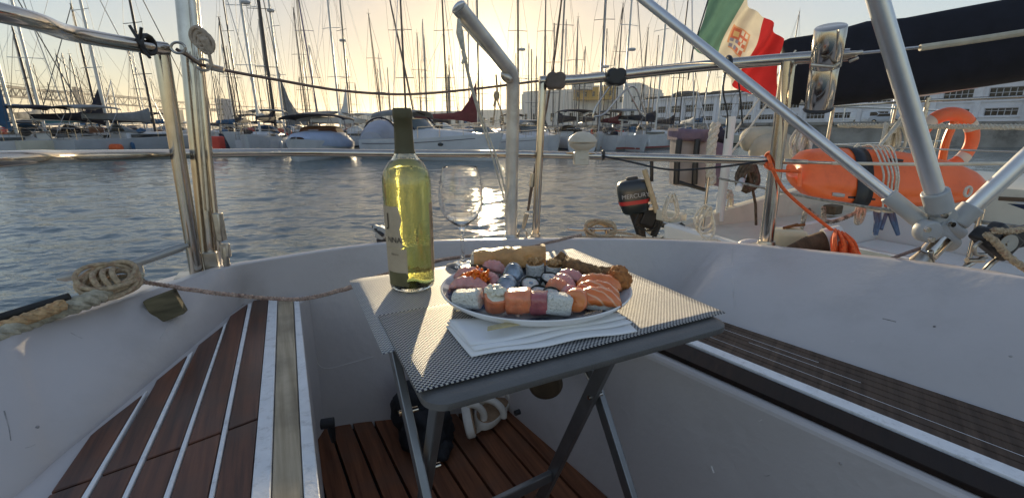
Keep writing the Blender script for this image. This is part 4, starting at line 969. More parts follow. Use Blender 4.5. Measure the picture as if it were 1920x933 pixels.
# ropes and tackle at the bent pole
mb = MB(); mb.tube(smooth_pts([W(861,38,1.28), W(868,95,1.30), W(882,160,1.33), W(903,230,1.37), W(925,300,1.41), W(947,380,1.46)], 6), .0028, 8)
mb.tube(smooth_pts([W(864,44,1.28), W(871,98,1.30), W(886,165,1.33), W(908,232,1.37), W(934,305,1.41), W(952,378,1.46)], 6), .0028, 8)
mb.tube([W(860,36,1.28), W(862,62,1.28), W(868,92,1.29)], [.004,.010,.006], 10); mb.tube([W(868,95,1.29), W(872,110,1.29), W(866,120,1.29)], [.005,.007,.003], 8)
mb.tube([W(866,46,1.28), W(900,85,1.34), W(925,112,1.39)], .0025, 6)
solo(mb, 'hoist_line', ROPEL, 'pale doubled hoist line hanging from the tip of the bent pole', 'rope')
mb = MB(); mb.tube(smooth_pts([W(930,140,1.42), W(932,170,1.44), W(930,182,1.44), W(926,200,1.44)], 5), .003, 8); mb.blob(W(931,180,1.44), (.009,.009,.014), nz=.003, ns=160); mb.tube([W(932,186,1.44), W(944,222,1.44)], .0022, 6); mb.tube([W(930,186,1.44), W(924,235,1.44)], .0022, 6)
solo(mb, 'knotted_tail', ROPE, 'knotted rope end hanging below the elbow of the bent pole', 'rope')
t = thing('rope_tackle', 'thin dark rope tackle slanting beside the short stern post', 'tackle', W(985,447,1.46))
mb = MB(); mb.tube(smooth_pts([W(1055,-20,1.50), W(1046,60,1.50), W(1034,150,1.49), W(1018,240,1.48), W(1006,300,1.48), W(998,340,1.475)], 6), .0026, 8); mb.tube([W(1000,330,1.475), W(990,395,1.47)], [.006,.004], 8); mb.build('line', mat('dark cord', (.15,.10,.07), .8, 0, .3, 100), t)
mb = MB(); mb.tube([W(1000,325,1.475), W(997,350,1.475)], .009, 10); mb.tube([W(988,400,1.47), W(981,428,1.47)], [.008,.006], 10)
c = W(980,440,1.47); mb.tube([c+Vector((math.cos(a)*.014, 0, math.sin(a)*.020)) for a in [i*math.pi/8 for i in range(17)]], .003, 8); mb.build('shackle', STEELD, t)
# orange line and its coil over a wooden fender on the right coaming
t = thing('orange_line', 'orange rope tied to the right rail post and coiled over the coaming', 'rope', W(1500,440,1.25))
mb = MB(); mb.tube(smooth_pts([W(1441,292,1.30), W(1450,320,1.26), W(1470,355,1.26), W(1510,392,1.26), W(1552,425,1.25), W(1566,436,1.25)], 8), .0048, 8)
for k in range(3): mb.tube([W(1441+k*5,300,1.33)+Vector((.0, math.cos(a)*.02, math.sin(a)*.022)) for a in [i*math.pi/8 for i in range(17)]], .0042, 8)
mb.tube(smooth_pts([W(1436,306,1.30), W(1448,318,1.28), W(1500,322,1.28)], 6), .0042, 8)
mb.build('hitch', ROPEO, t)
mb = MB(); random.seed(12)
for k in range(16):
    f = k/15; x0 = 1566+8*f; mb.tube(smooth_pts([W(x0,430,1.25), W(1560+f*38+random.uniform(-3,3),452,1.22-.03*math.sin(k)), W(1562+f*48,474,1.20-.02*math.cos(k)), W(1566+f*58,492,1.22)], 5), .0042, 8)
mb.build('coil', ROPEO, t)
t = thing('boat_fender', 'brown weathered wooden boom end with a white band lying under the orange coil', 'spar', W(1520,465,1.26))
mb = MB(); a, b = W(1462,478,1.30), W(1560,450,1.26); mb.tube([a, a.lerp(b,.2), a.lerp(b,.6), b], [.008,.020,.032,.035], 24)
mb.build('shaft', wood(bpy.data.materials.new('rough brown wood'), (.05,.030,.018), (.16,.10,.06), (.03,.02,.015), .8, 0, .7), t, bevel=0)
mb = MB(); a, b = W(1546,452,1.265), W(1578,445,1.255); mb.tube([a,b], [.0365,.037], 24); mb.build('band', mat('grey white tape', (.55,.55,.55), .5, 0, .1, 30, dirt=(.3,.28,.25), dscale=40), t)
t = thing('plastic_box', 'cream plastic box with rust stains beside the right rail post', 'box', W(1478,462,1.36))
mb = MB(); q = W(1474,450,1.38); mb.box(q, (.105,.07,.075), RZ(R(-12))); mb.build('body', mat('rust stained cream', (.58,.52,.36), .5, 0, .1, 10, dirt=(.42,.22,.05), dscale=14, damt=.9), t, bevel=.018, seg=4)
mb = MB(); mb.tube(smooth_pts([q+Vector((-.02,-.01,.042)), q+Vector((.01,0,.046)), q+Vector((.05,0,.05))], 4), .0045, 8); mb.tube([q+Vector((-.01,.0,.04)), q+Vector((.04,.02,.046))], .005, 8); mb.build('rusty_latch', mat('rust', (.20,.075,.02), .85, 0, .4, 80, .001, 200), t)
# small pale fairlead dome and a loop on the right coaming
mb = MB(); mb.blob(W(1408,458,1.42), (.040,.03,.018)); solo(mb, 'deck_vent', GEL2, 'low white dome on the coaming left of the right rail post', 'vent')
mb = MB(); c = W(1332,455,1.45); mb.tube([c+Vector((math.cos(a)*.034, 0, math.sin(a)*.013)) for a in [i*math.pi/10 for i in range(11)]], .0035, 8); solo(mb, 'rope_loop', ROPEL, 'small pale rope loop standing above the coaming behind the table', 'rope')
# tackle block at far right
t = thing('mainsheet_block', 'black and steel mainsheet block with a tan rope at the far right edge', 'pulley block', W(1850,500,.98))
M = RY(R(35))
mb = MB(); q = W(1872,452,.96); mb.box(q, (.075,.030,.060), M); mb.box(q+Vector((-.034,0,.012)), (.034,.038,.034), M); mb.box(q+Vector((.05,.0,.012)), (.09,.028,.045), RY(R(-12))); mb.build('cheek', BLK, t, bevel=.007, seg=3)
mb = MB(); mb.tube([q+Vector((0,-.022,0)), q+Vector((0,.022,0))], .020, 24); mb.tube([q+Vector((0,-.024,0)), q+Vector((0,.024,0))], .006, 12); mb.build('sheave', STEEL, t)
mb = MB(); a = q+Vector((-.048,-.01,.004))
mb.tube(smooth_pts([a, a+Vector((-.012,0,-.014)), a+Vector((-.006,0,-.030)), a+Vector((.018,0,-.032))], 6), .0042, 8)
mb.tube(smooth_pts([q+Vector((-.018,0,-.035)), q+Vector((-.045,0,-.050)), q+Vector((-.062,0,-.068)), q+Vector((-.02,0,-.072)), q+Vector((.0,0,-.05)), q+Vector((.018,0,-.034))], 6), .0050, 8); mb.tube([q+Vector((-.058,0,-.044)), q+Vector((-.022,0,-.044))], .006, 10)
mb.build('shackle', STEELD, t)
mb = MB(); helix([W(1848,438,.93), W(1868,455,.92), W(1890,480,.92), W(1925,505,.92), W(1980,540,.92)], .0035, .0050, 40, mb); helix([W(1862,432,.94), W(1905,432,.95), W(1990,415,.97)], .0035, .0050, 40, mb); mb.build('line', ROPE, t)
mb = MB(); mb.tube([W(1662,488,1.06), W(1700,474,1.05), W(1730,464,1.05)], .0042, 8); solo(mb, 'short_strop', mat('black flecked line', (.22,.15,.13), .85, 0, .6, 220), 'short dark flecked strop tied to the foot of the white struts', 'rope')

# ============================================================ THE BOATS MOORED RIGHT ALONGSIDE
BAX = Vector((.47,-.88,0)).normalized(); BPX = Vector((.88,.47,0)).normalized()
HULLW = mat('white hull paint', (.72,.72,.69), .3, 0, .05, 2, 0, dirt=(.40,.36,.28), dscale=2.5, damt=.3)
CRDK = mat('cream deck', (.62,.58,.47), .5, 0, .06, 8, .0008, 90, dirt=(.36,.32,.24), dscale=7, damt=.35)
BLUH = mat('blue hull band', (.010,.060,.16), .3, 0, .08, 5)
NAVY = mat('navy canvas', (.008,.009,.016), .9, 0, .3, 9, .004, 14)
def NB(o, a, b, z):
    q = o+BAX*a+BPX*b; z += (.055 if o is OA_ else 0); return Vector((q.x, q.y, H+z))
OA_ = None
nA = thing('small_sailboat', 'small white sailboat with a blue waterline band and open cockpit moored alongside', 'sailboat', Vector((1.9,2.3,0)))
oA = Z(1218,424,-.56); oA.z = 0; OA_ = oA
LA, WA = 6.5, 2.1
def outlineA(inset, z, z1=None):
    P = []
    for a, b in ((0,.12),(-.02,WA*.5),(0,WA-.12),(.9,WA+.02),(2.4,WA+.08),(4.2,WA-.15),(5.6,WA*.68),(LA,WA*.5),(5.6,WA*.32),(4.2,.15),(2.4,-.08),(.9,-.02)):
        f = 1-inset/1.05; aa = a if inset == 0 else max(inset, min(LA-inset*2.2, a)); bb = WA/2+(b-WA/2)*f; P.append(NB(oA, aa, bb, z))
    return P
mb = MB(); mb.loft([outlineA(.30,-1.75), outlineA(.10,-1.25), outlineA(.03,-1.02)], caps=False); mb.cur = 1; mb.loft([outlineA(.03,-1.02), outlineA(.012,-.705)], caps=False); mb.cur = 0; mb.loft([outlineA(.012,-.705), outlineA(0,-.64), outlineA(0,-.62), outlineA(.02,-.605), outlineA(.05,-.605), outlineA(.06,-.63)], caps=False)
mb.build('hull', [HULLW, BLUH], nA, smooth=35)
# deck with open cockpit well
mb = MB(); ci = [NB(oA,a,b,-.63) for a,b in ((.42,.42),(.42,1.68),(2.3,1.68),(2.3,.42))]
o1 = outlineA(.06,-.632); fl = [q-up*.38 for q in ci]; sh = [q+up*.035 for q in ci]
mb.cur = 0
oc = [NB(oA,a,b,-.632) for a,b in ((.05,.18),(.05,WA-.18),(2.4,WA+.02),(2.4,-.02))]
mb.loft([oc, ci, sh], caps=False); mb.cur = 1; mb.loft([sh, [q+ (NB(oA,1.36,1.05,-.595)-q)*.05 for q in sh], fl], caps=False); mb.add(fl, [(0,1,2,3)])
fw = [NB(oA,2.4,-.02,-.632), NB(oA,2.4,WA+.02,-.632), NB(oA,4.2,WA-.17,-.632), NB(oA,5.6,WA*.66,-.632), NB(oA,LA-.1,WA*.5,-.632), NB(oA,5.6,WA*.34,-.632), NB(oA,4.2,.17,-.632)]
mb.cur = 0; mb.add(fw, [tuple(range(7))])
mb.build('deck', [CRDK, HULLW], nA, smooth=30)
mb = MB(); mb.box(NB(oA,1.3,.62,-.80), (.34,1.7,.03), RZ(math.atan2(BAX.y,BAX.x)-R(90))); mb.box(NB(oA,1.3,1.5,-.80), (.30,1.7,.03), RZ(math.atan2(BAX.y,BAX.x)-R(90))); mb.build('cockpit_seats', HULLW, nA, smooth=0, bevel=.01)
mb = MB(); q = NB(oA,2.35,1.05,-.63); Mb = RZ(math.atan2(BAX.y,BAX.x)); mb.loft([[NB(oA,a,b,-.63) for a,b in ((2.4,.35),(2.4,1.75),(4.6,1.45),(4.6,.65))], [NB(oA,a,b,-.42) for a,b in ((2.45,.45),(2.45,1.65),(4.3,1.35),(4.3,.75))], [NB(oA,a,b,-.39) for a,b in ((2.5,.55),(2.5,1.55),(4.2,1.3),(4.2,.8))]]); mb.build('cabin', HULLW, nA, smooth=30, bevel=.01)
CB_ = [(.04,.20,.02),(.02,.55,.07),(.03,.95,.12),(.06,1.35,.17),(.16,1.75,.20),(.5,2.0,.21),(1.2,2.05,.21),(2.2,2.05,.20)]
mb = MB(); mb.loft([[NB(oA,a,b,-.635), NB(oA,a,b,-.63+h), NB(oA,a+.03,b-.02,-.615+h), NB(oA,a+.09,b-.05,-.62+h), NB(oA,a+.10,b-.06,-.635)] for a,b,h in CB_], caps=False, closed=False)
mb.build('cockpit_coaming', CRDK, nA, smooth=50)
# grey hatch cover, winch, small things in its cockpit
mb = MB(); q = W(1335,402,2.9); mb.box(NB(oA,.30,1.35,-.58), (.08,.10,.06), Mb); mb.build('hatch_box', mat('brown box', (.12,.09,.05), .7, 0, .3, 30), nA, bevel=.008)
q = NB(oA,1.55,.30,-.60); mb = MB(); mb.lathe([(.060,0),(.062,.01),(.045,.03),(.040,.06),(.052,.09),(.054,.10),(0,.105)], q, 28); mb.build('winch', STEELD, nA)
q = NB(oA,1.75,1.35,-.60); mb = MB(); mb.lathe([(.085,0),(.085,.012),(.070,.02),(.062,.055),(.078,.09),(.08,.105),(.035,.115),(0,.116)], q, 28); mb.build('winch', mat('wood drum', (.18,.10,.06), .6, 0, .2, 20), nA)
def post2(p, h, r=.012, m=STEEL, par=nA, name='stanchion', lean=Vector()):
    mb = MB(); mb.tube([p, p+up*h+lean], r, 10); return mb.build(name, m, par)
post2(NB(oA,.10,.48,-.61), .62, .026, HULLW, name='stern_post'); post2(NB(oA,.12,1.30,-.61), .30, .020, HULLW, name='stern_post')
mb = MB(); mb.tube([NB(oA,-.05,1.05,-.25), NB(oA,.2,.52,-.33), NB(oA,.4,.2,-.36)], .017, 10); mb.build('stern_rail', HULLW, nA)
for a in (.25,1.35,2.6): post2(NB(oA,a,.10 if a > 1 else .15,-.61), .30, .008)
for a in (1.35,2.8,4.0): post2(NB(oA,a,2.0,-.61), .55, .010)
mb = MB(); mb.tube(smooth_pts([NB(oA,.2,.3,-.33), NB(oA,1.0,.15,-.36), NB(oA,2.2,.10,-.34), NB(oA,4.0,.2,-.34)], 6), .006, 6); mb.build('lifeline', mat('twisted cord', (.25,.24,.21), .8, 0, .5, 60), nA)
mb = MB(); q = NB(oA,.28,.45,-.30); hank(mb, q+up*.06, .07, .16, 9, .010, seedn=3)
mb.tube([q, q+Vector((.06,0,-.18)), q+Vector((.08,0,-.30))], .008, 8)
mb.build('rope_tangle', mat('dark rope tangle', (.10,.075,.05), .9, 0, .6, 50), nA)
for a0, b0_ in ((.0,.15),(.05,.62),(.35,.05)):
    mb = MB(); random.seed(int(a0*100)+5); q = NB(oA,a0,b0_,-.60)
    hank(mb, q+up*random.uniform(.12,.2), .07, .16, 3, .006, seedn=int(a0*100)+5); mb.build('loose_line', ROPEL, nA)
# rear corner bracket + wooden outboard mount
mb = MB(); mb.box(NB(oA,-.10,.28,-.60), (.20,.06,.07), Mb); mb.build('motor_bracket', CRDK, nA, bevel=.008)

# outboard motor on its stern
ob = thing('outboard_motor', 'black and red outboard motor hanging off the stern of the small white sailboat', 'outboard motor', NB(oA,-.22,.20,-1.2))
oc_ = W(1188,362,3.02)
MOT = mat('charcoal cowling', (.022,.026,.028), .28, 0, .15, 12, coat=.3)
def rr_ring(c, a, b, e=.6, n=32, M=None):
    P = []
    for k in range(n):
        t = 2*math.pi*k/n; x = math.copysign(abs(math.cos(t))**e, math.cos(t))*a; y = math.copysign(abs(math.sin(t))**e, math.sin(t))*b; q = Vector((x, y, 0)); P.append(Vector(c)+(M @ q if M else q))
    return P
MR = RZ(R(-12)) @ RY(R(-10))
mb = MB(); mb.loft([rr_ring(oc_+MR @ Vector((0,0,z)), a, b, .55, 36, MR) for z, a, b in ((-.135,.070,.060),(-.12,.088,.072),(-.05,.104,.082),(.02,.110,.084),(.06,.106,.08),(.085,.088,.066),(.094,.055,.045))]); mb.build('cowling', MOT, ob, smooth=50)
mb = MB(); mb.loft([rr_ring(oc_+MR @ Vector((0,0,z)), a, b, .55, 36, MR) for z, a, b in ((.0935,.040,.034),(.108,.038,.032),(.112,.030,.026))]); mb.build('starter_cap', BLK, ob)
mb = MB(); mb.loft([rr_ring(oc_+MR @ Vector((-.0015,0,z)), a, b, .55, 36, MR) for z, a, b in ((-.066,.1020,.0815),(-.040,.1062,.0835))], caps=False); mb.build('red_stripe', mat('red decal', (.50,.03,.03), .35, 0, .05), ob)
vs, fs = text_verts('MERCURY', .040); mb = MB(); mb.add([oc_+MR @ Vector((.008+v.x, -.0872, v.y-.008)) for v in vs], fs); mb.build('lettering', mat('white decal', (.42,.42,.42), .4, 0, .02), ob, smooth=0)
mb = MB(); mb.tube([oc_+MR @ Vector((0,0,-.13)), oc_+MR @ Vector((.02,.0,-.30)), oc_+MR @ Vector((.03,0,-.62))], [.045,.030,.026], 14); mb.box(oc_+Vector((.09,0,-.18)), (.14,.09,.10), RY(R(18))); mb.build('leg', mat('worn black leg', (.035,.028,.024), .5, .2, .4, 20, dirt=(.14,.09,.06), dscale=20), ob, bevel=.008)
mb = MB(); mb.tube([oc_+MR @ Vector((.10,-.05,.02)), oc_+MR @ Vector((.13,-.05,-.05)), oc_+MR @ Vector((.12,-.05,-.12))], .010, 8); 
for dz in (-.02,-.07,-.11): mb.box(oc_+MR @ Vector((.105,-.04,dz)), (.05,.05,.022), MR)
mb.build('linkage', STEELD, ob, bevel=.004)
mb = MB(); mb.box(oc_+Vector((.10,-.02,-.155)), (.09,.10,.11), RY(R(18))); mb.box(oc_+Vector((.16,.0,-.22)), (.05,.12,.14), RY(R(18))); mb.tube([oc_+Vector((.14,-.05,-.18)), oc_+Vector((.26,-.02,-.24))], .018, 10); mb.build('transom_bracket', BLK, ob, bevel=.01)
mb = MB(); mb.tube(smooth_pts([oc_+Vector((.02,-.08,-.13)), oc_+Vector((.0,-.09,-.20)), oc_+Vector((.10,-.08,-.24)), oc_+Vector((.20,-.04,-.20))], 6), .007, 8); mb.tube(smooth_pts([oc_+Vector((.12,-.05,-.1)), oc_+Vector((.17,-.08,-.2)), oc_+Vector((.11,-.07,-.33)), oc_+Vector((.22,-.02,-.30))], 6), .005, 8); mb.build('fuel_line', RUB, ob)
mb = MB(); mb.tube([W(1208,318,2.95), W(1232,398,2.9)], .017, 12); solo(mb, 'wooden_tiller', mat('bleached tiller', (.46,.36,.22), .7, 0, .2, 25), 'pale wooden tiller leaning right behind the outboard motor', 'tiller')
mb = MB(); mb.tube([W(1222,298,3.0), W(1222,340,3.0)], .012, 8); solo(mb, 'dark_stake', BLK, 'short dark upright bar between the outboard and the purple seat cover', 'bar')

# purple grey seat covers hanging over a rail
PUR = mat('faded purple canvas', (.17,.125,.17), .85, 0, .2, 14, .003, 60); GRC = mat('faded grey canvas', (.36,.31,.29), .85, 0, .15, 14, .003, 60)
t = thing('covered_raft', 'faded purple and grey canvas covered case strapped to the rail beside the outboard', 'canvas case', W(1300,345,3.0))
def panel(name, corners, Y, th, m, bulge=.02):
    mb = MB(); nx = ny = 10; P = [W(x, y, Y) for x, y in corners]; fr = []; bk = []
    for j in range(ny+1):
        for i in range(nx+1):
            a = P[0].lerp(P[1], i/nx); b = P[3].lerp(P[2], i/nx); q = a.lerp(b, j/ny); u_ = (1-(2*i/nx-1)**4)*(1-(2*j/ny-1)**4)
            w_ = .006*noise.noise(q*9); fr.append(q-Vector((0, bulge*u_+w_, 0))); bk.append(q+Vector((0, th, 0)))
    N = (nx+1)*(ny+1); fs = [(j*(nx+1)+i, j*(nx+1)+i+1, (j+1)*(nx+1)+i+1, (j+1)*(nx+1)+i) for j in range(ny) for i in range(nx)]
    edge = [i for i in range(nx+1)]+[j*(nx+1)+nx for j in range(1, ny+1)]+[ny*(nx+1)+i for i in range(nx-1, -1, -1)]+[j*(nx+1) for j in range(ny-1, 0, -1)]
    fs2 = [tuple(N+i for i in f[::-1]) for f in fs]+[(edge[k], edge[(k+1) % len(edge)], N+edge[(k+1) % len(edge)], N+edge[k]) for k in range(len(edge))]
    mb.add(fr+bk, fs+fs2); return mb.build(name, m, t, smooth=50)
panel('grey_panel', ((1268,258),(1326,260),(1322,352),(1266,348)), 3.0, .12, GRC)
panel('purple_flap', ((1272,241),(1330,243),(1327,267),(1270,263)), 2.96, .20, PUR, .03)
panel('purple_panel', ((1330,262),(1368,272),(1362,352),(1328,346)), 3.05, .12, PUR)
panel('dark_hood', ((1333,250),(1352,236),(1364,252),(1366,278)), 3.06, .10, mat('dark canvas', (.035,.035,.055), .9, 0, .3, 20))
for x in (1274, 1308):
    mb = MB(); mb.tube([W(x,262,2.94), W(x-4,300,2.92), W(x-6,345,2.93)], .020, 8, flat=1, up=(1,0,0)); mb.build('strap', BLK, t)
mb = MB(); mb.tube([W(1268,340,2.93), W(1322,356,2.93)], .012, 8); mb.build('lower_strap', BLK, t)
mb = MB(); helix([W(1342,232,2.9), W(1336,260,2.88), W(1332,300,2.86), W(1334,345,2.86)], .016, .017, 8, mb, seg=6, step=.02); solo(mb, 'rope_hank', ROPEL, 'pale rope hank hanging between the grey and purple canvas panels', 'rope')

# larger sailing boat behind, its side with lettering
nB = thing('large_sailboat', 'large white sailboat with navy stripes and black lettering moored behind the small one', 'sailboat', Vector((4.6,2.0,0)))
oB = Z(1452,350,-.50); oB.z = 0
LB = 9.0
def outB(z, k):   # half outline from the stern
    return [NB(oB, a, (-.02 if a > .6 else .10)+b*0+k*(.06 if a > .3 else .03), z) for a, b in ((0,0),(.3,0),(.9,0),(2,0),(4,0),(6.5,0))]
prof = [(-1.95,.9),(-1.5,.35),(-1.1,.12),(-.86,.05),(-.86,.05),(-.50,0.0),(-.47,.02)]
mb = MB()
def sideB(a, z, k): return NB(oB, a, k*1.0+(.35*(1-min(1,a/1.2))**2), z+(.062*min(a, 2.4) if z > -1 else 0))
AA = [0,.25,.6,1.2,2,3,4.5,6.5,9]
rings = [[sideB(a, z, k) for z, k in prof] for a in AA]
mb.loft(rings, caps=False, closed=False)
st_ = [[NB(oB, -.0, b, z) for z, k in prof] for b in (.35,1.4,2.5,2.8)]
mb.loft(st_, caps=False, closed=False)
fr_ = [[NB(oB, a, 3.1-k, z) for z, k in prof] for a in (0,1,3,6,9)]; mb.loft(fr_, caps=False, closed=False)
mb.build('hull', mat('white topsides', (.66,.68,.70), .3, 0, .04, 2, dirt=(.4,.4,.38), dscale=2, damt=.25), nB, smooth=35)
mb = MB(); mb.prism([NB(oB,a,b,-.475) for a,b in ((0,.35),(1.2,.02),(9,.02),(9,3.08),(0,3.08))], up*.012); mb.build('deck', CRDK, nB, smooth=0)
def stripe(z0, z1, a0, a1, m, name):
    mb = MB(); n_ = 14; vs = []
    for i in range(n_+1):
        a = a0+(a1-a0)*i/n_
        for z in (z0, z1):
            k = 0.0+(.05*(-.50-z)/.36 if z < -.5 else 0); q = sideB(a, z, k)-BPX*.004; vs.append(q)
    mb.add(vs, [(2*i, 2*i+2, 2*i+3, 2*i+1) for i in range(n_)]); return mb.build(name, m, nB, smooth=0)
stripe(-.560,-.530,1.42,9,BLUH if False else mat('navy stripe', (.015,.03,.07), .35, 0, .05),'stripe'); stripe(-.60,-.592,.5,9,mat('grey line', (.2,.22,.25), .5),'stripe')
stripe(-.515,-.490,1.4,9,mat('brown rubbing strake', (.10,.065,.04), .6, 0, .2),'rubbing_strake')
vs, fs = text_verts('NUOVO BLOCCO', .085); mb = MB()
ta = 0.0
# lettering reads from stern to bow along the side
P0 = None
for v in vs: pass
c0 = 1.18
mb.add([sideB(1.10+v.x*1.05, -.625+v.y, .012)-BPX*.010 for v in vs], fs); mb.build('lettering', mat('black lettering', (.02,.02,.025), .4), nB, smooth=0)
# cabin, coachroof, stanchions, lifelines, winch
mb = MB(); mb.loft([[NB(oB,a,b,-.465) for a,b in ((1.9,.55),(1.9,2.6),(8,2.4),(8,.75))], [NB(oB,a,b,-.16) for a,b in ((2.1,.70),(2.1,2.45),(7.5,2.2),(7.5,.95))], [NB(oB,a,b,-.10) for a,b in ((2.3,.9),(2.3,2.25),(7.2,2.0),(7.2,1.15))]]); cb = mb.build('cabin', HULLW, nB, smooth=30, bevel=.02)
for a in (2.6,3.5,4.4):
    mb = MB(); mb.box(NB(oB,a,.625+.02*(a-2),-.31), (.55,.02,.13), Mb @ RX(0)); mb.build('window', mat('dark window', (.02,.025,.03), .1), cb, bevel=.004)
for a, b in ((.15,.42),(.9,.12),(2.2,.10),(3.8,.10),(.1,2.7),(.15,1.5)):
    post2(NB(oB,a,b,-.46), .66, .013, STEELD, nB)
for z in (.18,-.14):
    mb = MB(); mb.tube([NB(oB,.15,2.7,z), NB(oB,.15,1.5,z), NB(oB,.15,.42,z), NB(oB,.9,.12,z), NB(oB,2.2,.10,z), NB(oB,3.8,.10,z), NB(oB,7,.1,z)], .010 if z > 0 else .006, 8); mb.build('lifeline', STEEL, nB)
mb = MB(); helix([NB(oB,.2,.45,.02), NB(oB,2.2,.12,.0), NB(oB,5,.1,.02)], .010, .011, 14, mb, step=.02); mb.build('laid_lifeline', ROPEL, nB)
# lashed lines, hanging blue straps, chain
mb = MB()
for k, (x, d) in enumerate(((1640,0),(1648,6),(1672,-12),(1664,-20))): mb.tube([W(x,388,2.25), W(x-d*.3+3,415,2.2), W(x-d,440,2.2)], .009, 6)
mb.tube([W(1666,388,2.25), W(1652,430,2.2)], .009, 6)
solo(mb, 'blue_strap_ends', mat('blue grey webbing', (.10,.15,.25), .8, 0, .2, 40), 'blue grey webbing tails hanging below the orange rescue float', 'webbing')
mb = MB(); helix([W(1515,392,2.3), W(1530,405,2.3), W(1555,416,2.3), W(1585,408,2.3), W(1612,395,2.3)], .006, .006, 25, mb); helix([W(1512,390,2.3), W(1500,440,2.3)], .006, .006, 25, mb); helix([W(1544,388,2.3), W(1546,430,2.3)], .006, .006, 25, mb)
solo(mb, 'chequered_cord', mat('black and white cord', (.30,.28,.24), .85, 0, .9, 60), 'black and white flecked cord looped under the orange float', 'rope')
# ropes gathered at the winch pile: clusters by the neighbour's stern rail
for i, (x, y, Y, sc, lab) in enumerate(((1505,268,2.9,1.0,'pale rope bundle hung on the rail left of the orange rescue float'), (1668,262,3.6,1.2,'tangle of cream lines hung between the float and the orange ring'), (1612,402,2.3,.5,'small knot of pale line hanging under the orange float'))):
    mb = MB(); c = W(x, y, Y); hank(mb, c+up*.10*sc, .075*sc, .20*sc, 9, .0085*sc, seedn=40+i)
    solo(mb, 'rope_bundle', ROPEL, lab, 'rope', smooth=60)
mb = MB()
for x0, x1, y0, y1 in ((1610,1530,270,345),(1700,1640,215,285),(1690,1640,220,285),(1640,1600,285,350),(1660,1648,230,300)): mb.tube([W(x0,y0,3.4), W(x1,y1,3.2)], .009, 6)
solo(mb, 'backstay_lines', ROPEL, 'bundle of pale diagonal lines rising beside the orange ring', 'rope')
# barrel shaped cream fender behind the post
mb = MB(); mb.blob(W(1425,262,3.6), (.14,.12,.10), e=.8, nz=.01, ns=8); mb.blob(W(1450,280,3.5), (.17,.12,.12), e=.8, nz=.01, ns=8)
solo(mb, 'cream_bag', mat('cream canvas', (.48,.42,.32), .85, 0, .12, 12, .004, 30), 'cream canvas bundle behind the right rail post', 'canvas bundle')

# orange rescue float
ORG_ = mat('orange rescue plastic', (.95,.165,.035), .38, 0, .06, 6, .0006, 90, dirt=(.55,.06,.015), dscale=14, damt=.35, Subsurface_Weight=.08, Subsurface_Scale=.02)
rf = thing('rescue_float', 'long orange torpedo shaped rescue float lashed to the rail of the large sailboat', 'rescue float', W(1660,330,2.2))
st = [(1484,322,332,.4),(1490,300,348,.9),(1510,281,366,1),(1560,277,378,1),(1620,279,386,1),(1680,283,388,1),(1730,292,385,1),(1780,303,380,1),(1815,318,374,.9),(1832,334,368,.7),(1838,345,358,.4)]
def at_st(x):
    for (xa, t1, b1, w1), (xb, t2, b2, w2) in zip(st, st[1:]):
        if xa <= x <= xb: f = (x-xa)/(xb-xa); return t1+(t2-t1)*f, b1+(b2-b1)*f, w1+(w2-w1)*f
rings = []; xs_ = [1484,1486,1489,1494,1500,1508]+list(range(1520,1810,12))+[1812,1820,1827,1832,1836,1838]
for x in xs_:
    tp, bt, wd_ = at_st(x); a, b = W(x, tp, 2.25), W(x, bt, 2.15); c = (a+b)/2; hh = (a-b).length/2; ring = []
    for k in range(40):
        t_ = 2*math.pi*k/40; cy = math.copysign(abs(math.cos(t_))**.7, math.cos(t_)); sz = math.copysign(abs(math.sin(t_))**.85, math.sin(t_))
        dep = .085*wd_
        if 1520 < x < 1780 and math.cos(t_) < 0: dep *= 1-.16*math.exp(-((math.sin(t_)+.55)/.12)**2)-.10*math.exp(-((math.sin(t_)-.5)/.12)**2)
        ring.append(c+Vector((0, cy*dep, 0))+(a-b).normalized()*sz*hh)
    rings.append(ring)
mb = MB(); mb.loft(rings); fo = mb.build('float_body', ORG_, rf, smooth=60)
def slot(x0, x1, f, name, m, th=.010):
    mb = MB(); P = []
    for x in (x0, x1):
        tp, bt, _ = at_st(x); P.append(W(x, tp+(bt-tp)*f, 2.155 if f < .5 else 2.10))
    mb.tube([P[0], P[0].lerp(P[1],.5), P[1]], [th*.8, th, th*.8], 12); return mb.build(name, m, fo)
slot(1560,1582,.86,'handle_slot',mat('pale slot', (.45,.42,.38), .6)); slot(1590,1640,.88,'handle_slot',BLK,.006); slot(1668,1692,.16,'handle_slot',BLK,.008)
def bandf(x0, x1, m, name, g=.006, par=rf):
    rings = []
    for x in (x0, (x0+x1)/2, x1):
        tp, bt, wd_ = at_st(x); a, b = W(x, tp, 2.25), W(x, bt, 2.15); c = (a+b)/2; hh = (a-b).length/2+g; ring = []
        for k in range(36):
            t_ = 2*math.pi*k/36; cy = math.copysign(abs(math.cos(t_))**.7, math.cos(t_)); sz = math.copysign(abs(math.sin(t_))**.85, math.sin(t_)); ring.append(c+Vector((0, cy*(.085+g), 0))+(a-b).normalized()*sz*hh)
        rings.append(ring)
    mb = MB(); mb.loft(rings, caps=False); o = mb.build(name, m, par); s2 = o.modifiers.new('t', 'SOLIDIFY'); s2.thickness = .003; return o
bandf(1583,1612,BLK,'black_strap')
mb = MB(); 
for x, dx in ((1622,10),(1630,12),(1638,10),(1646,8),(1656,-4)):
    tp, bt, _ = at_st(x); a, b = W(x, tp, 2.24), W(x+dx, bt+2, 2.14); c = (a+b)/2
    pts = [a+Vector((0,.02,.012)), a+Vector((0,-.05,.012)), c+Vector((-.012,-.098,.04)), c+Vector((-.0,-.099,-.03)), b+Vector((0,-.07,-.004)), b+Vector((0,0,-.01))]
    mb.tube(smooth_pts(pts, 6), .0042, 7)
mb.build('lashing', ROPEL, rf, smooth=60)
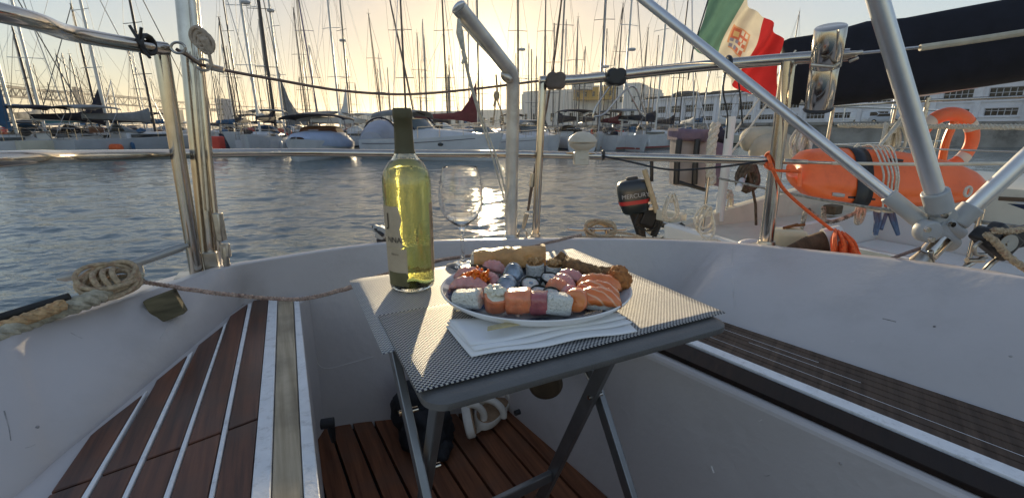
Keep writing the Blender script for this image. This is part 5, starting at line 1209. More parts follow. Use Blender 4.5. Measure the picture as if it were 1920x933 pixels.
mb = MB(); c = W(1807,358,2.06); mb.tube([c+Vector((math.cos(a)*.014, -.02, math.sin(a)*.022)) for a in [i*math.pi/8 for i in range(17)]], .006, 8); mb.build('tow_loop', ROPEL, rf)
mb = MB(); mb.tube([W(1500,315,2.12), W(1499,350,2.10)], .009, 8); mb.build('end_handle', ORG_, rf)

# orange horseshoe / ring buoy with white bands
rb = thing('ring_lifebuoy', 'orange ring lifebuoy with pale bands on the rail behind the white struts', 'lifebuoy', W(1773,300,3.6))
c = W(1773,265,3.6); Rr, rr_ = .205, .052
MR2 = RZ(R(8)) @ RX(R(88))
mb = MB(); rings = []
for k in range(64):
    a = 2*math.pi*k/64; ctr = Vector((math.cos(a)*Rr*1.18, math.sin(a)*Rr, 0)); dr = Vector((math.cos(a), math.sin(a), 0))
    rings.append([c+MR2 @ (ctr+dr*math.cos(t_)*rr_+Vector((0,0,math.sin(t_)*rr_*.7))) for t_ in [2*math.pi*j/16 for j in range(16)]])
rings.append(rings[0]); mb.loft(rings, caps=False); mb.build('ring', mat('orange buoy', (.86,.14,.035), .5, 0, .08, 8, dirt=(.6,.2,.1), dscale=9), rb)
for a0 in (35, 140, 215, 320):
    mb = MB(); rings = []
    for k in range(6):
        a = R(a0-9+18*k/5); ctr = Vector((math.cos(a)*Rr*1.18, math.sin(a)*Rr, 0)); dr = Vector((math.cos(a), math.sin(a), 0))
        rings.append([c+MR2 @ (ctr+dr*math.cos(t_)*(rr_+.003)+Vector((0,0,math.sin(t_)*(rr_*.7+.003)))) for t_ in [2*math.pi*j/16 for j in range(16)]])
    mb.loft(rings, caps=False); mb.build('reflective_band', mat('pale band', (.62,.50,.42), .5, 0, .1), rb)
mb = MB(); mb.tube(smooth_pts([W(1790,228,3.52), W(1775,262,3.52), W(1768,292,3.52), W(1766,308,3.52)], 5), .026, 8); mb.build('light_holder', ORG_, rb)

# boom with black sail cover of the large sailboat
bm = thing('covered_boom', 'boom under a long black canvas sail cover running off to the upper right', 'boom', W(1700,190,3.4))
stt = [(1466,78,188,3.75),(1480,72,196,3.7),(1520,66,199,3.6),(1570,56,198,3.55),(1625,40,192,3.5),(1700,33,183,3.4),(1770,20,173,3.3),(1850,5,162,3.2),(1930,-9,150,3.1),(2050,-30,132,3.0),(2250,-70,100,2.8)]
rings = []
for i, (x, tp, bt, Y) in enumerate(stt):
    a, b = W(x, tp, Y), W(x, bt, Y); c = (a+b)/2; ring = []
    for k in range(28):
        t_ = 2*math.pi*k/28; sz = math.sin(t_); cy = math.cos(t_); wdt = .15*(1-.35*sz)*(.25 if i == 0 else .8 if i == 1 else 1)
        q = c+Vector((.2,.9,0)).normalized()*cy*wdt+(a-b)*.5*math.copysign(abs(sz)**.8, sz); q += Vector((0,-1,0))*.02*noise.noise(q*3.5); ring.append(q)
    rings.append(ring)
mb = MB(); mb.loft(rings); cvr = mb.build('sail_cover', NAVY, bm, smooth=60)
mb = MB(); mb.tube([W(1500,184,3.62), W(1700,172,3.4), W(2250,85,2.85)], .05, 12); mb.build('boom_spar', ALU, bm)
# Italian civil ensign
fl_ = thing('flag', 'green white and red flag with a small shield blowing beside the black sail cover', 'flag', W(1345,-20,2.6))
FG = lambda n_, c: mat(n_, c, .8, 0, .08, 20, .0008, 200)
def cloth(n_, c):
    m = FG(n_, c); n = m.node_tree; p = n.nodes['Principled BSDF']; tr = n.nodes.new('ShaderNodeBsdfTranslucent'); mx = n.nodes.new('ShaderNodeMixShader'); mx.inputs[0].default_value = .42
    src = p.inputs['Base Color'].links[0].from_socket; n.links.new(src, tr.inputs[0]); n.links.new(p.outputs[0], mx.inputs[1]); n.links.new(tr.outputs[0], mx.inputs[2]); n.links.new(mx.outputs[0], n.nodes['Material Output'].inputs[0]); return m
FM = [cloth('flag green', (.10,.20,.155)), cloth('flag white', (.62,.57,.46)), cloth('flag red', (.42,.025,.025)), cloth('emblem red', (.50,.15,.09)), cloth('emblem gold', (.60,.42,.20)), cloth('emblem blue', (.24,.24,.32)), cloth('emblem orange', (.58,.30,.16))]
top_ = smooth_pts([W(1340,-32,2.6), W(1365,-14,2.58), W(1400,5,2.64), W(1425,25,2.60), W(1447,50,2.66), W(1474,72,2.62)], 12)
bot_ = smooth_pts([W(1299,92,2.62), W(1325,108,2.60), W(1348,122,2.64), W(1366,150,2.60), W(1398,172,2.66), W(1444,188,2.60)], 12)
nx = len(top_)-1; ny = 44; mb = MB(); vs = []
for j in range(ny+1):
    for i in range(nx+1):
        f = j/ny; q = top_[i].lerp(bot_[i], f); u_ = i/nx
        q += Vector((.012*math.sin(u_*9+f*4)*math.sin(f*3.1), .035*math.sin(u_*15+f*3)*(.3+.7*u_)+.015*math.sin(u_*31+f*5), .010*math.sin(f*7+u_*5)*math.sin(f*3.14))); vs.append(q)
mb.v = vs
for j in range(ny):
    for i in range(nx):
        u_ = (i+.5)/nx; f = (j+.5)/ny; m_ = 0 if u_ < .345 else 1 if u_ < .66 else 2
        ex, ey = (u_-.50)/.095, (f-.50)/.20     # shield in the middle
        if abs(ex) < 1 and abs(ey) < 1 and not (ey > .6 and abs(ex) > .9):
            m_ = 6
            if abs(ex) < .86 and abs(ey) < .86:
                cx_ = (ex+.0); q1 = ex < 0; q2 = ey < 0
                lx = (ex+.43) if q1 else (ex-.43); ly = (ey+.43) if q2 else (ey-.43); cross_ = abs(lx) < .10 or abs(ly) < .10
                m_ = (3 if not (abs(lx) < .2 and abs(ly) < .2) else 4) if (q1 and q2) else (3 if cross_ else 1) if (not q1 and q2) else (1 if cross_ else 5) if (q1 and not q2) else (1 if cross_ else 3)
        mb.f.append([j*(nx+1)+i, j*(nx+1)+i+1, (j+1)*(nx+1)+i+1, (j+1)*(nx+1)+i]); mb.m.append(m_)
mb.build('cloth', FM, fl_, smooth=180)
mb = MB(); mb.tube([W(1340,-40,2.6), W(1299,95,2.62), W(1290,150,2.62)], .004, 6); mb.build('halyard', BLK, fl_)
mb = MB(); mb.tube(smooth_pts([W(1362,128,2.2), W(1356,170,2.2), W(1364,215,2.2), W(1362,260,2.2)], 6), .004, 6); mb.tube(smooth_pts([W(1384,145,2.2), W(1390,200,2.2), W(1392,232,2.2)], 6), .004, 6)
solo(mb, 'flag_halyards', BLK, 'thin dark cords hanging below the striped flag', 'cord')
for o_, x0, y0, x1, y1, Y in (('rigging_wire',1448,190,1340,330,3.4),('rigging_wire',1432,185,1330,310,3.5)):
    mb = MB(); mb.tube([W(x0+60,y0-90,Y), W(x1,y1,Y-.2)], .0065, 6); solo(mb, o_, ROPEL, 'pale stay of the small sailboat slanting down behind the flag, one of two', 'stay', 'twin stays behind the flag')

# ============================================================ THE MARINA BEHIND
random.seed(21)
HW = [mat('white hull', (.52,.53,.55), .3, 0, .08, 1.5, 0, dirt=(.25,.24,.22), dscale=1.2, damt=.3), mat('cream hull', (.56,.53,.44), .35, 0, .06, 1.5, dirt=(.3,.27,.2), dscale=1.2, damt=.3), mat('navy hull', (.02,.03,.07), .25, 0, .1, 2), mat('grey hull', (.36,.38,.41), .35, 0, .08, 2)]
DECK = mat('pale deck', (.48,.47,.44), .55, 0, .08, 3, dirt=(.32,.30,.26), dscale=3, damt=.4)
GLS = mat('dark cabin glass', (.02,.025,.03), .08, 0, .1)
MASTM = {'white': mat('white mast', (.60,.60,.58), .4, .1, .06, 1), 'dark': mat('dark mast', (.035,.033,.04), .4, .3, .1, 1), 'grey': mat('grey mast', (.22,.21,.20), .4, .5, .1, 1), 'tan': mat('varnished mast', (.16,.09,.045), .4, 0, .15, 1)}
CVM = {'blue': mat('blue canvas', (.03,.10,.20), .85, 0, .2, 3, .01, 6), 'navy': mat('dark navy canvas', (.010,.012,.025), .85, 0, .2, 3, .01, 6), 'grey': mat('grey canvas', (.20,.21,.22), .85, 0, .15, 3, .01, 6), 'white': mat('white canvas', (.58,.58,.56), .8, 0, .08, 3, .01, 6), 'red': mat('dark red canvas', (.14,.025,.030), .85, 0, .2, 3, .01, 6), 'brown': mat('brown canvas', (.14,.055,.025), .8, 0, .2, 3, .01, 6), 'teal': mat('teal canvas', (.05,.20,.24), .85, 0, .2, 3, .01, 6)}
WIR = mat('rigging wire', (.10,.095,.09), .5, .4, .1)
RED = mat('signal red', (.55,.05,.03), .6, 0, .1, 4)
STRP = [mat('navy boot stripe', (.015,.03,.09), .4), mat('red boot stripe', (.25,.03,.03), .4), mat('black boot stripe', (.02,.02,.02), .4)]
def hullsec(t, B, fb, rise):          # t 0 stern .. 1 bow -> half section points
    w = B/2*min(1.0, (1-t)**.62*1.42)*(.80+.20*min(1, t*3.2))
    z = fb+rise*t*t+.05*(1-t)
    return [(w, z), (w*1.0, z-.06), (w*.97, z*.55), (w*.90, .10), (w*.62, -.18), (0.001, -.32)]
def hull(mb, L, B, fb, rise, n=12):
    rings = []
    for i in range(n+1):
        t = i/n; t = t if i < n else .995; s = hullsec(t, B, fb, rise); y = (t-.5)*L; ov = .0
        ring = [Vector((x, y+(.35*(z/fb)*t**6), z)) for x, z in s]+[Vector((-x, y+(.35*(z/fb)*t**6), z)) for x, z in s[::-1]]
        rings.append(ring)
    mb.loft(rings, caps=True, closed=False)
    return rings
def deckmesh(L, B, fb, rise, n=12, drop=.03):
    mb = MB(); rings = []
    for i in range(n+1):
        t = i/n if i < n else .99; w, z = hullsec(t, B, fb, rise)[0]; y = (t-.5)*L+.35*t**6
        rings.append([Vector((w*.99, y, z-drop)), Vector((w*.4, y, z-drop+.05)), Vector((-w*.4, y, z-drop+.05)), Vector((-w*.99, y, z-drop))])
    mb.loft(rings, caps=False, closed=False); return mb
def sailboat(x, y, yaw, L, B, mh, mr, hullm, mm, cover, label, lod=0, peak=0, bimini=None, radar=0, spr=1, group=None, lean=0, extra=None, name='sailboat', cut=None):
    r = thing(name, label, 'sailboat', (x, y, 0), yaw, group, local=True)
    fb, rise = .085*L+.15, .35; my = L*.08
    mb = MB(); hull(mb, L, B, fb, rise); mb.build('hull', hullm, r, smooth=40)
    if lod < 2:
        for s in (-1, 1):
            mb = MB(); mb.loft([[Vector((s*(hullsec(t,B,fb,rise)[2][0]*k+.015), (t-.5)*L, z)) for k, z in ((.945,.10),(.975,.22))] for t in [i/12*.97 for i in range(13)]], caps=False, closed=False); mb.build('boot_stripe', STRP[int(abs(x*7+y)) % 3], r, smooth=60)
    deckmesh(L, B, fb, rise).build('deck', DECK, r)
    mb = MB(); h = .38; mb.loft([[Vector((s*B*a, yy, fb+.02)) for s, a, yy in ((1,.30,-L*.18),(1,.24,L*.22),(-1,.24,L*.22),(-1,.30,-L*.18))], [Vector((s*B*a, yy, fb+.02+h)) for s, a, yy in ((1,.26,-L*.17),(1,.17,L*.14),(-1,.17,L*.14),(-1,.26,-L*.17))], [Vector((s*B*a, yy, fb+.08+h)) for s, a, yy in ((1,.20,-L*.16),(1,.12,L*.12),(-1,.12,L*.12),(-1,.20,-L*.16))]])
    cb = mb.build('cabin', HW[0], r, smooth=30)
    if lod < 2:
        for s in (-1, 1):
            mb = MB(); mb.loft([[Vector((s*(B*(.30-.06*f)+.006-.025*(k)), -L*.15+L*.26*f, fb+.12+.18*k)) for k in (0, 1)] for f in (0, .5, 1)], caps=False, closed=False); mb.build('window', GLS, cb)
    tl = Vector((math.sin(lean), 0, 1)); mt = Vector((0, my, fb+.4))
    mb = MB(); mb.tube([mt-tl*.4, mt+tl*(mh*.6), mt+tl*(mh-fb-.4)], [mr, mr*.95, mr*.7], 10, flat=1.0); m_ = mb.build('mast', mm, r)
    tp = mt+tl*(mh-fb-.5)
    if lod < 2:
        mb = MB(); mb.box(tp+Vector((0,0,.15)), (.35,.03,.02)); mb.tube([tp, tp+Vector((0,.0,.55))], .012, 5); mb.build('wind_vane', WIR, m_)
    for f in ((.34,.62) if mh > 11 else (.5,)):
        z_ = mt+tl*((mh-fb)*f); mb = MB(); mb.tube([z_+Vector((-B*.30,-.1,-.02)), z_, z_+Vector((B*.30,-.1,-.02))], .022, 6); mb.build('spreader', mm, m_)
    wr = .009 if y < 45 else .012 if y < 70 else .016
    for s in (-1, 1):
        mb = MB(); zs = mt+tl*((mh-fb)*.62); mb.tube([tp, zs+Vector((s*B*.30,-.1,0)), Vector((s*B*.46, my-.1, fb))], wr, 4); 
        if lod < 2: mb.tube([zs, mt+tl*((mh-fb)*.34)+Vector((s*B*.3,-.1,0)), Vector((s*B*.44, my-.4, fb))], wr*.8, 4)
        mb.build('shroud', WIR, r)
    mb = MB(); mb.tube([tp, Vector((0, L*.5+.2, fb+rise))], wr*(3.2 if random.random() < .6 else 1), 5); mb.build('forestay', HW[0] if random.random() < .5 else WIR, r)
    mb = MB(); mb.tube([tp, Vector((0, -L*.49, fb))], wr, 4); mb.build('backstay', WIR, r)
    # boom and cover (peak: the flaked sail rises at the mast)
    bz = fb+1.15; b0, b1 = Vector((0, my-.15, bz)), Vector((0, -L*.36, bz+.05))
    mb = MB(); mb.tube([b0, b1], .06, 8); mb.build('boom', mm, r)
    if cover:
        rings = []
        for i in range(9):
            f = i/8; q = b0.lerp(b1, f); hh = .16+.16*(1-f)+(peak*math.exp(-(f/.13)**1.5)); ww = .13*(1-.4*f)*(.6 if i in (0, 8) else 1)
            rings.append([q+Vector((math.cos(a)*ww, 0, hh*.75+math.sin(a)*hh)) for a in [2*math.pi*k/12 for k in range(12)]])
        mb = MB(); mb.loft(rings); mb.build('sail_cover', CVM[cover], r)
    if bimini:
        mb = MB(); rings = []
        for i in range(7):
            f = i/6; rings.append([Vector((B*.42*math.cos(math.pi*k/8), -L*.20-L*.26*f, fb+1.75+.10*math.sin(math.pi*f)+.16*math.sin(math.pi*k/8))) for k in range(9)])
        mb.loft(rings, caps=False, closed=False); o = mb.build('bimini', CVM[bimini], r); sd = o.modifiers.new('t','SOLIDIFY'); sd.thickness = .04
        for s in (-1, 1):
            mb = MB()
            for yy in (-L*.22, -L*.44): mb.tube([Vector((s*B*.42, yy, fb+1.76)), Vector((s*B*.42, -L*.33, fb))], .018, 5)
            mb.build('bimini_frame', STEEL, r)
    if lod < 2:
        mb = MB(); c = Vector((0, -L*.16, fb+.42)); rings = []
        for i in range(5):
            f = i/4; rings.append([c+Vector((B*.27*math.cos(math.pi*k/8), .75-.9*f, .50*math.sin(math.pi*f*.5)*math.sin(math.pi*k/8))) for k in range(9)])
        mb.loft(rings, caps=False, closed=False); o = mb.build('spray_hood', CVM[bimini or random.choice(['navy','grey','blue','white'])], r); sd = o.modifiers.new('t','SOLIDIFY'); sd.thickness = .03
        for e, tt_ in ((-1, 0.02), (1, .93)):
            mb = MB(); w_, z_ = hullsec(tt_, B, fb, rise)[0]; yy = (tt_-.5)*L; pts = [Vector((w_*.95, yy, z_)), Vector((w_*.95, yy, z_+.6)), Vector((0, yy+e*.35, z_+.65)), Vector((-w_*.95, yy, z_+.6)), Vector((-w_*.95, yy, z_))]; mb.tube(pts, .016, 5)
            mb.tube([pts[0]+Vector((0,0,.3)), Vector((0, yy+e*.3, z_+.33)), pts[4]+Vector((0,0,.3))], .012, 5); mb.build('rail', STEEL, r)
        0
        for s in (-1, 1):
            mb = MB(); 
            for zz in (.35,.62): mb.tube([Vector((s*hullsec(t, B, fb, rise)[0][0]*.96, (t-.5)*L, hullsec(t, B, fb, rise)[0][1]+zz)) for t in (.03,.25,.5,.75,.92)], .010, 4)
            for t in (.25,.5,.75): w_, z_ = hullsec(t, B, fb, rise)[0]; mb.tube([Vector((s*w_*.96, (t-.5)*L, z_)), Vector((s*w_*.96, (t-.5)*L, z_+.62))], .012, 5)
            mb.build('lifelines', STEEL, r)
        rg = random.Random(int(x*13+y*7)); w0 = B*.3
        for k in range(5):
            mb = MB(); p = Vector((rg.uniform(-w0,w0), L*rg.uniform(-.46,.34), fb+.28+rg.uniform(0,.30)))
            if k % 2: mb.blob(p, (rg.uniform(.15,.35),rg.uniform(.15,.4),rg.uniform(.12,.25)), nz=.08, ns=3, seg=12, rings=8)
            else: mb.box(p, (rg.uniform(.25,.6),rg.uniform(.2,.5),rg.uniform(.15,.45)), RZ(rg.uniform(0,3)))
            mb.build('deck_gear', rg.choice([CVM['navy'],CVM['grey'],CVM['blue'],CVM['brown'],BLK,CVM['white'],RED,GLS]), r)
        for s in (-1, 1):
            for t in (.3, .62):
                w_, z_ = hullsec(t, B, fb, rise)[0]; mb = MB(); mb.blob(Vector((s*(w_+.10), (t-.5)*L, z_*.5)), (.11,.11,.28), e=.8, seg=10, rings=8); mb.build('fender', random.choice([HW[0], CVM['navy'], CVM['blue']]), r)
    if radar:
        q = mt+tl*radar; mb = MB(); mb.lathe([(0,-.09),(.24,-.08),(.28,0),(.24,.08),(0,.10)], q+Vector((-.30,.1,0)), 16); mb.build('radar_dome', HW[0], m_)
    return r
def place(px, Y, yaw, L): # put the boat so that its mast stands at photo column px
    q = W(px, 150, Y); my = L*.08
    return q.x+my*math.sin(yaw), Y-my*math.cos(yaw)
def mast_h(px, ty, Y):
    return max(4, W(px, ty, Y).z)
rad = math.radians
# (column of the mast, distance, top row in the photo or None, hull, mast, cover, yaw deg, options, label)
front = [
 (4, 26, None,0,'white','blue',-40,dict(peak=1.7,L=7.6),'sailboat at the far left edge with a blue canvas wrapped up its mast'),
 (50,38,50,1,'dark','teal',-25,dict(L=9),'sailboat with a thin dark mast and teal boom cover near the left edge'),
 (60,31,None,1,'white','grey',-155,dict(L=9.5),'white masted sailboat between the far left blue cover and the bridge pier'),
 (117,44,102,3,'grey',None,-30,{},'short masted grey sailboat left of the two legged bridge pier'),
 (142,48,102,0,'grey','grey',25,{},'short masted sailboat standing just in front of the two legged bridge pier'),
 (167,36,8,0,'dark','navy',-20,dict(bimini='navy'),'sailboat with a thick dark mast whose top shows above the upper left rail'),
 (184,30,None,1,'white','navy',-20,dict(peak=.8,L=8.5,bimini='navy'),'sailboat with a white mast and black folded sail cover left of the steel posts'),
 (206,52,150,1,'white','white',15,{},'small white masted boat behind the black sail cover on the left'),
 (253,50,92,0,'grey','blue',-10,{},'sailboat with a short grey mast left of the double steel post'),
 (272,31,None,3,'dark','grey',-18,dict(L=9,bimini='grey'),'dark masted sailboat seen just left of the double steel post'),
 (398,55,128,0,'grey','navy',20,{},'low masted sailboat in front of the grey tower right of the tall steel pole'),
 (430,40,33,2,'dark','navy',12,{},'navy hulled sailboat with a dark mast right of the grey tower'),
 (442,47,None,0,'dark','blue',-8,{},'thin dark masted sailboat just right of the navy hulled one'),
 (474,30,None,0,'white','white',18,dict(radar=7.6),'white masted sailboat with a small radar dome left of the double dark masts'),
 (499,44,38,3,'grey',None,-14,{},'grey sailboat with a short mast between two tall ones left of the covered motorboat'),
 (505,33,None,0,'dark','navy',10,dict(mr=.115),'sailboat with the thickest dark mast left of the covered motorboat'),
 (522,37,None,0,'white','grey',-35,dict(peak=1.6,radar=8.6,L=10),'white masted sailboat with a grey sail cover peaked at the mast behind the covered motorboat'),
 (567,52,15,0,'dark','navy',5,{},'sailboat with a dark mast ending below the photo edge above the covered motorboat'),
 (575,60,None,1,'grey','grey',-20,{},'grey masted sailboat directly above the covered motorboat'),
 (591,46,None,0,'dark','blue',8,dict(mast='indigo',lean=-.06),'sailboat with a leaning indigo mast above the covered motorboat'),
 (630,37,None,0,'white','white',-14,dict(bimini='white'),'tall grey masted sailboat with wide spreaders right of the covered motorboat'),
 (650,41,None,0,'grey','white',-40,dict(peak=1.5,radar=7.5),'sailboat with a radar dome and a white sail cover left of the round covered boat'),
 (711,48,27,0,'dark','navy',12,dict(lean=-.05),'dark masted sailboat behind the round covered boat'),
 (757,38,None,0,'dark',None,-5,dict(mr=.085),'tall dark mast rising right behind the wine bottle cork'),
 (778,45,None,2,'dark','navy',9,dict(lean=-.16),'strongly leaning dark mast between the bottle and the motor cruiser arch'),
 (786,55,63,0,'dark','blue',0,{},'short dark mast just right of the strongly leaning mast'),
 (798,62,67,1,'grey','white',3,{},'short grey mast above the motor cruiser roof'),
 (837,40,None,0,'dark','navy',-10,{},'tall dark mast above the bow of the motor cruiser'),
 (842,58,105,3,'grey',None,10,{},'low thin mast touching the tall one above the motor cruiser bow'),
 (878,49,None,0,'grey','grey',5,{},'grey mast just left of the glowing sun'),
 (897,36,None,0,'grey','red',-82,dict(peak=1.3,L=11),'sailboat with a dark red sail cover under the glowing sun'),
 (972,38,None,0,'dark','white',8,dict(radar=6.3,bimini='navy'),'dark masted sailboat with a radar right of the bent steel pole'),
 (1022,45,None,0,'grey','navy',-6,{},'grey mast rising behind the short stern post'),
 (1048,37,None,0,'grey','navy',14,dict(bimini='navy',lean=.03),'sailboat with a dark arched bimini right of the short stern post'),
 (1079,52,33,1,'grey','blue',-4,{},'grey mast with its top in view between the two rail clips'),
 (1126,38,None,0,'dark','brown',-10,dict(mr=.10,radar=5.0,lean=.01),'thick black mast with a radar behind the black rail clip'),
 (1158,50,7,0,'dark','navy',6,{},'thin dark mast behind the bent wire hanger'),
 (1171,36,None,0,'white','red',16,dict(bimini=None,radar=6.0,lean=.02),'white masted sailboat with red canvas below the bent wire hanger'),
 (1203,56,53,0,'dark',None,-10,dict(lean=.03),'short dark mast right of the bent wire hanger'),
 (1236,38,None,0,'white','navy',-55,dict(lean=.02,L=10),'pale masted sailboat with a long black boom cover left of the purple canvas case'),
 (1270,46,None,0,'dark','navy',10,dict(lean=.03),'dark mast leaning right in front of the long white building'),
 (1310,50,170,0,'grey','white',0,{},'low grey mast in front of the long building left of the flag'),
 (1356,48,None,1,'white','white',10,dict(lean=.0),'pale mast seen behind the lower corner of the flag'),
 (1392,52,150,0,'grey','blue',5,{},'low mast in front of the long building right of the flag corner'),
 (1478,62,22,0,'dark',None,5,{},'lone thin mast top above the black sail cover'),
]
MASTM['indigo'] = mat('indigo mast', (.03,.025,.12), .4, .2, .1)
for i, (px, Y, ty, hm, mm, cv, yaw, op, lab) in enumerate(front):
    L = op.get('L', random.uniform(7.6, 9.4)); B = L*.31; yw = rad(180+yaw) if i % 3 else rad(yaw)
    x, y = place(px, Y, yw, L)
    mh = mast_h(px, ty, Y) if ty else random.uniform(11.5, 14.5)
    if ty is None: mh = max(mh, W(px, -60, Y).z)
    mh = min(mh, 20)
    sailboat(x, y, yw, L, B, mh, op.get('mr', .078 if Y < 45 else .068), HW[hm], MASTM[op.get('mast', mm)], cv, lab, lod=0 if Y < 42 else 1, peak=op.get('peak', .15), bimini=op.get('bimini', random.choice([None,'navy','grey','blue']) if Y < 42 else None), radar=op.get('radar', 0), lean=op.get('lean', random.uniform(-.012,.012))*(-1 if math.cos(yw) < 0 else 1), group='sailboats moored in the marina')
# back rows: many distant bare-masted boats, copies of three
protos = []
far_lab = 'distant sailboat in the back rows with a thin bare mast above the nearer boats'
cols = []
for k in range(62):
    cols.append((random.uniform(0, 60)+k*22.5 if k < 60 else random.uniform(400, 1300)))
def copy_tree(o, parent=None):
    c = o.copy(); COL.objects.link(c); c.parent = parent
    for ch in [x for x in ALLCH.get(o.name, [])]: copy_tree(ch, c)
    return c
for k in range(4):
    protos.append(sailboat(0, 0, 0, 9, 2.8, (9.5,11.5,13.5,8.0)[k], .075, HW[(0,1,0,3)[k]], MASTM[('grey','dark','white','dark')[k]], ('navy','white','blue',None)[k], far_lab, lod=2, group='distant sailboats in the back rows'))
ALLCH = {}
for o in list(bpy.data.objects):
    if o.parent: ALLCH.setdefault(o.parent.name, []).append(o)
for i, px in enumerate(cols):
    Y = random.choice([60, 66, 74, 82, 90]) if px < 1000 else random.choice([56, 62, 68])
    if px > 1330: continue
    yw = random.choice([0, math.pi])+random.uniform(-.3, .3); p = protos[i % 4]
    o = p if i < 4 else copy_tree(p)
    x, y = place(px, Y, yw, 9); o.location = (x, y, 0); o.rotation_euler = (0, random.uniform(-.012, .012), yw)
    s = random.uniform(.85, 1.2); o.scale = (1, 1, s)
# ---------------- motorboats in the front row
def local_hull(r, L, B, fb, rise, m): 
    mb = MB(); hull(mb, L, B, fb, rise, 16); return mb.build('hull', m, r, smooth=40)
# covered motorboat (stern towards us) with brown canopy and dark bimini
cx = W(572, 280, 24.0); r = thing('covered_motorboat', 'motorboat under a pale blue grey tarpaulin with brown canopy and dark bimini', 'motorboat', (cx.x, 25.5, 0), rad(186), None, local=True)
local_hull(r, 6.4, 3.3, .75, .35, HW[0])
TARP = mat('blue grey tarpaulin', (.30,.37,.50), .6, 0, .08, 2, .02, 4)
rings = []
for i in range(12):
    t = .30+.66*i/11; w_, z_ = hullsec(t, 3.3, .75, .35)[0]; y_ = (t-.5)*6.4; hh = .62*math.sin(math.pi*min(1, (1-(t-.30)/.66)*.9+.1)*.5)
    rings.append([Vector((w_*1.03, y_, z_-.28)), Vector((w_*1.04, y_, z_+.03)), Vector((w_*.80, y_, z_+hh*.8)), Vector((w_*.4, y_, z_+hh)), Vector((-w_*.4, y_, z_+hh)), Vector((-w_*.80, y_, z_+hh*.8)), Vector((-w_*1.04, y_, z_+.03)), Vector((-w_*1.03, y_, z_-.28))])
rings = [[v+Vector((0,0,.025*noise.noise(v*2.5))) for v in q] for q in rings]
mb = MB(); mb.loft(rings, caps=False, closed=False); mb.build('tarpaulin', TARP, r, smooth=50)
mb = MB(); mb.loft([[Vector((s*1.15*k, yy, .80+z)) for s, yy in ((1,-.2-.2*j),(-1,-.2-.2*j))][::1]+[Vector((-1.15*k, -1.9, .80+z)), Vector((1.15*k, -1.9, .80+z))] for j, (k, z) in enumerate(((1,0),(.95,.45),(.82,.80),(.5,.92)))]); mb.build('canopy', CVM['brown'], r, smooth=40)
mb = MB(); mb.box((.1,.02,1.32), (.55,.04,.40), RX(R(14))); mb.build('canopy_window', mat('grey vinyl window', (.16,.15,.17), .2, 0, .1), r)
rings = [[Vector((1.7*math.cos(math.pi*k/10), .5-2.6*i/6, 2.05+.28*math.sin(math.pi*k/10)+.06*math.sin(math.pi*i/6))) for k in range(11)] for i in range(7)]
mb = MB(); mb.loft(rings, caps=False, closed=False); o = mb.build('bimini', CVM['navy'], r); sd = o.modifiers.new('t','SOLIDIFY'); sd.thickness = .07
for s in (-1, 1):
    mb = MB(); mb.tube([Vector((s*1.68,.4,2.06)), Vector((s*1.5,-.8,.9))], .022, 6); mb.tube([Vector((s*1.68,-2,2.06)), Vector((s*1.5,-1.0,.9))], .022, 6); mb.build('bimini_frame', STEEL, r)
# small boat under a round grey cover, seen end-on
cx = W(708, 265, 27); r = thing('round_covered_boat', 'small motorboat hidden under a rounded pale grey cover left of the bottle', 'motorboat', (cx.x, 28, 0), rad(180), None, local=True)
local_hull(r, 5.2, 2.1, .6, .3, HW[0])
rings = []
for i in range(10):
    f = i/9; y_ = -2.4+4.6*f; k = math.sin(math.pi*(.18+.70*f)) 
    rings.append([Vector((1.14*k**.5*math.cos(a), y_, .55+1.55*k**.6*max(0, math.sin(a))**.8-(.35 if math.sin(a) < .02 else 0))) for a in [math.pi*j/16 for j in range(17)]])
mb = MB(); mb.loft(rings, caps=True, closed=False); mb.build('boat_cover', mat('pale grey cover', (.36,.38,.45), .7, 0, .08, 2, .01, 4), r)
mb = MB(); mb.tube([Vector((1.0*math.cos(a), .3, 1.2+.98*math.sin(a))) for a in [math.pi*(.1+.8*j/14) for j in range(15)]], .05, 8); mb.build('cover_hoop', CVM['navy'], r)
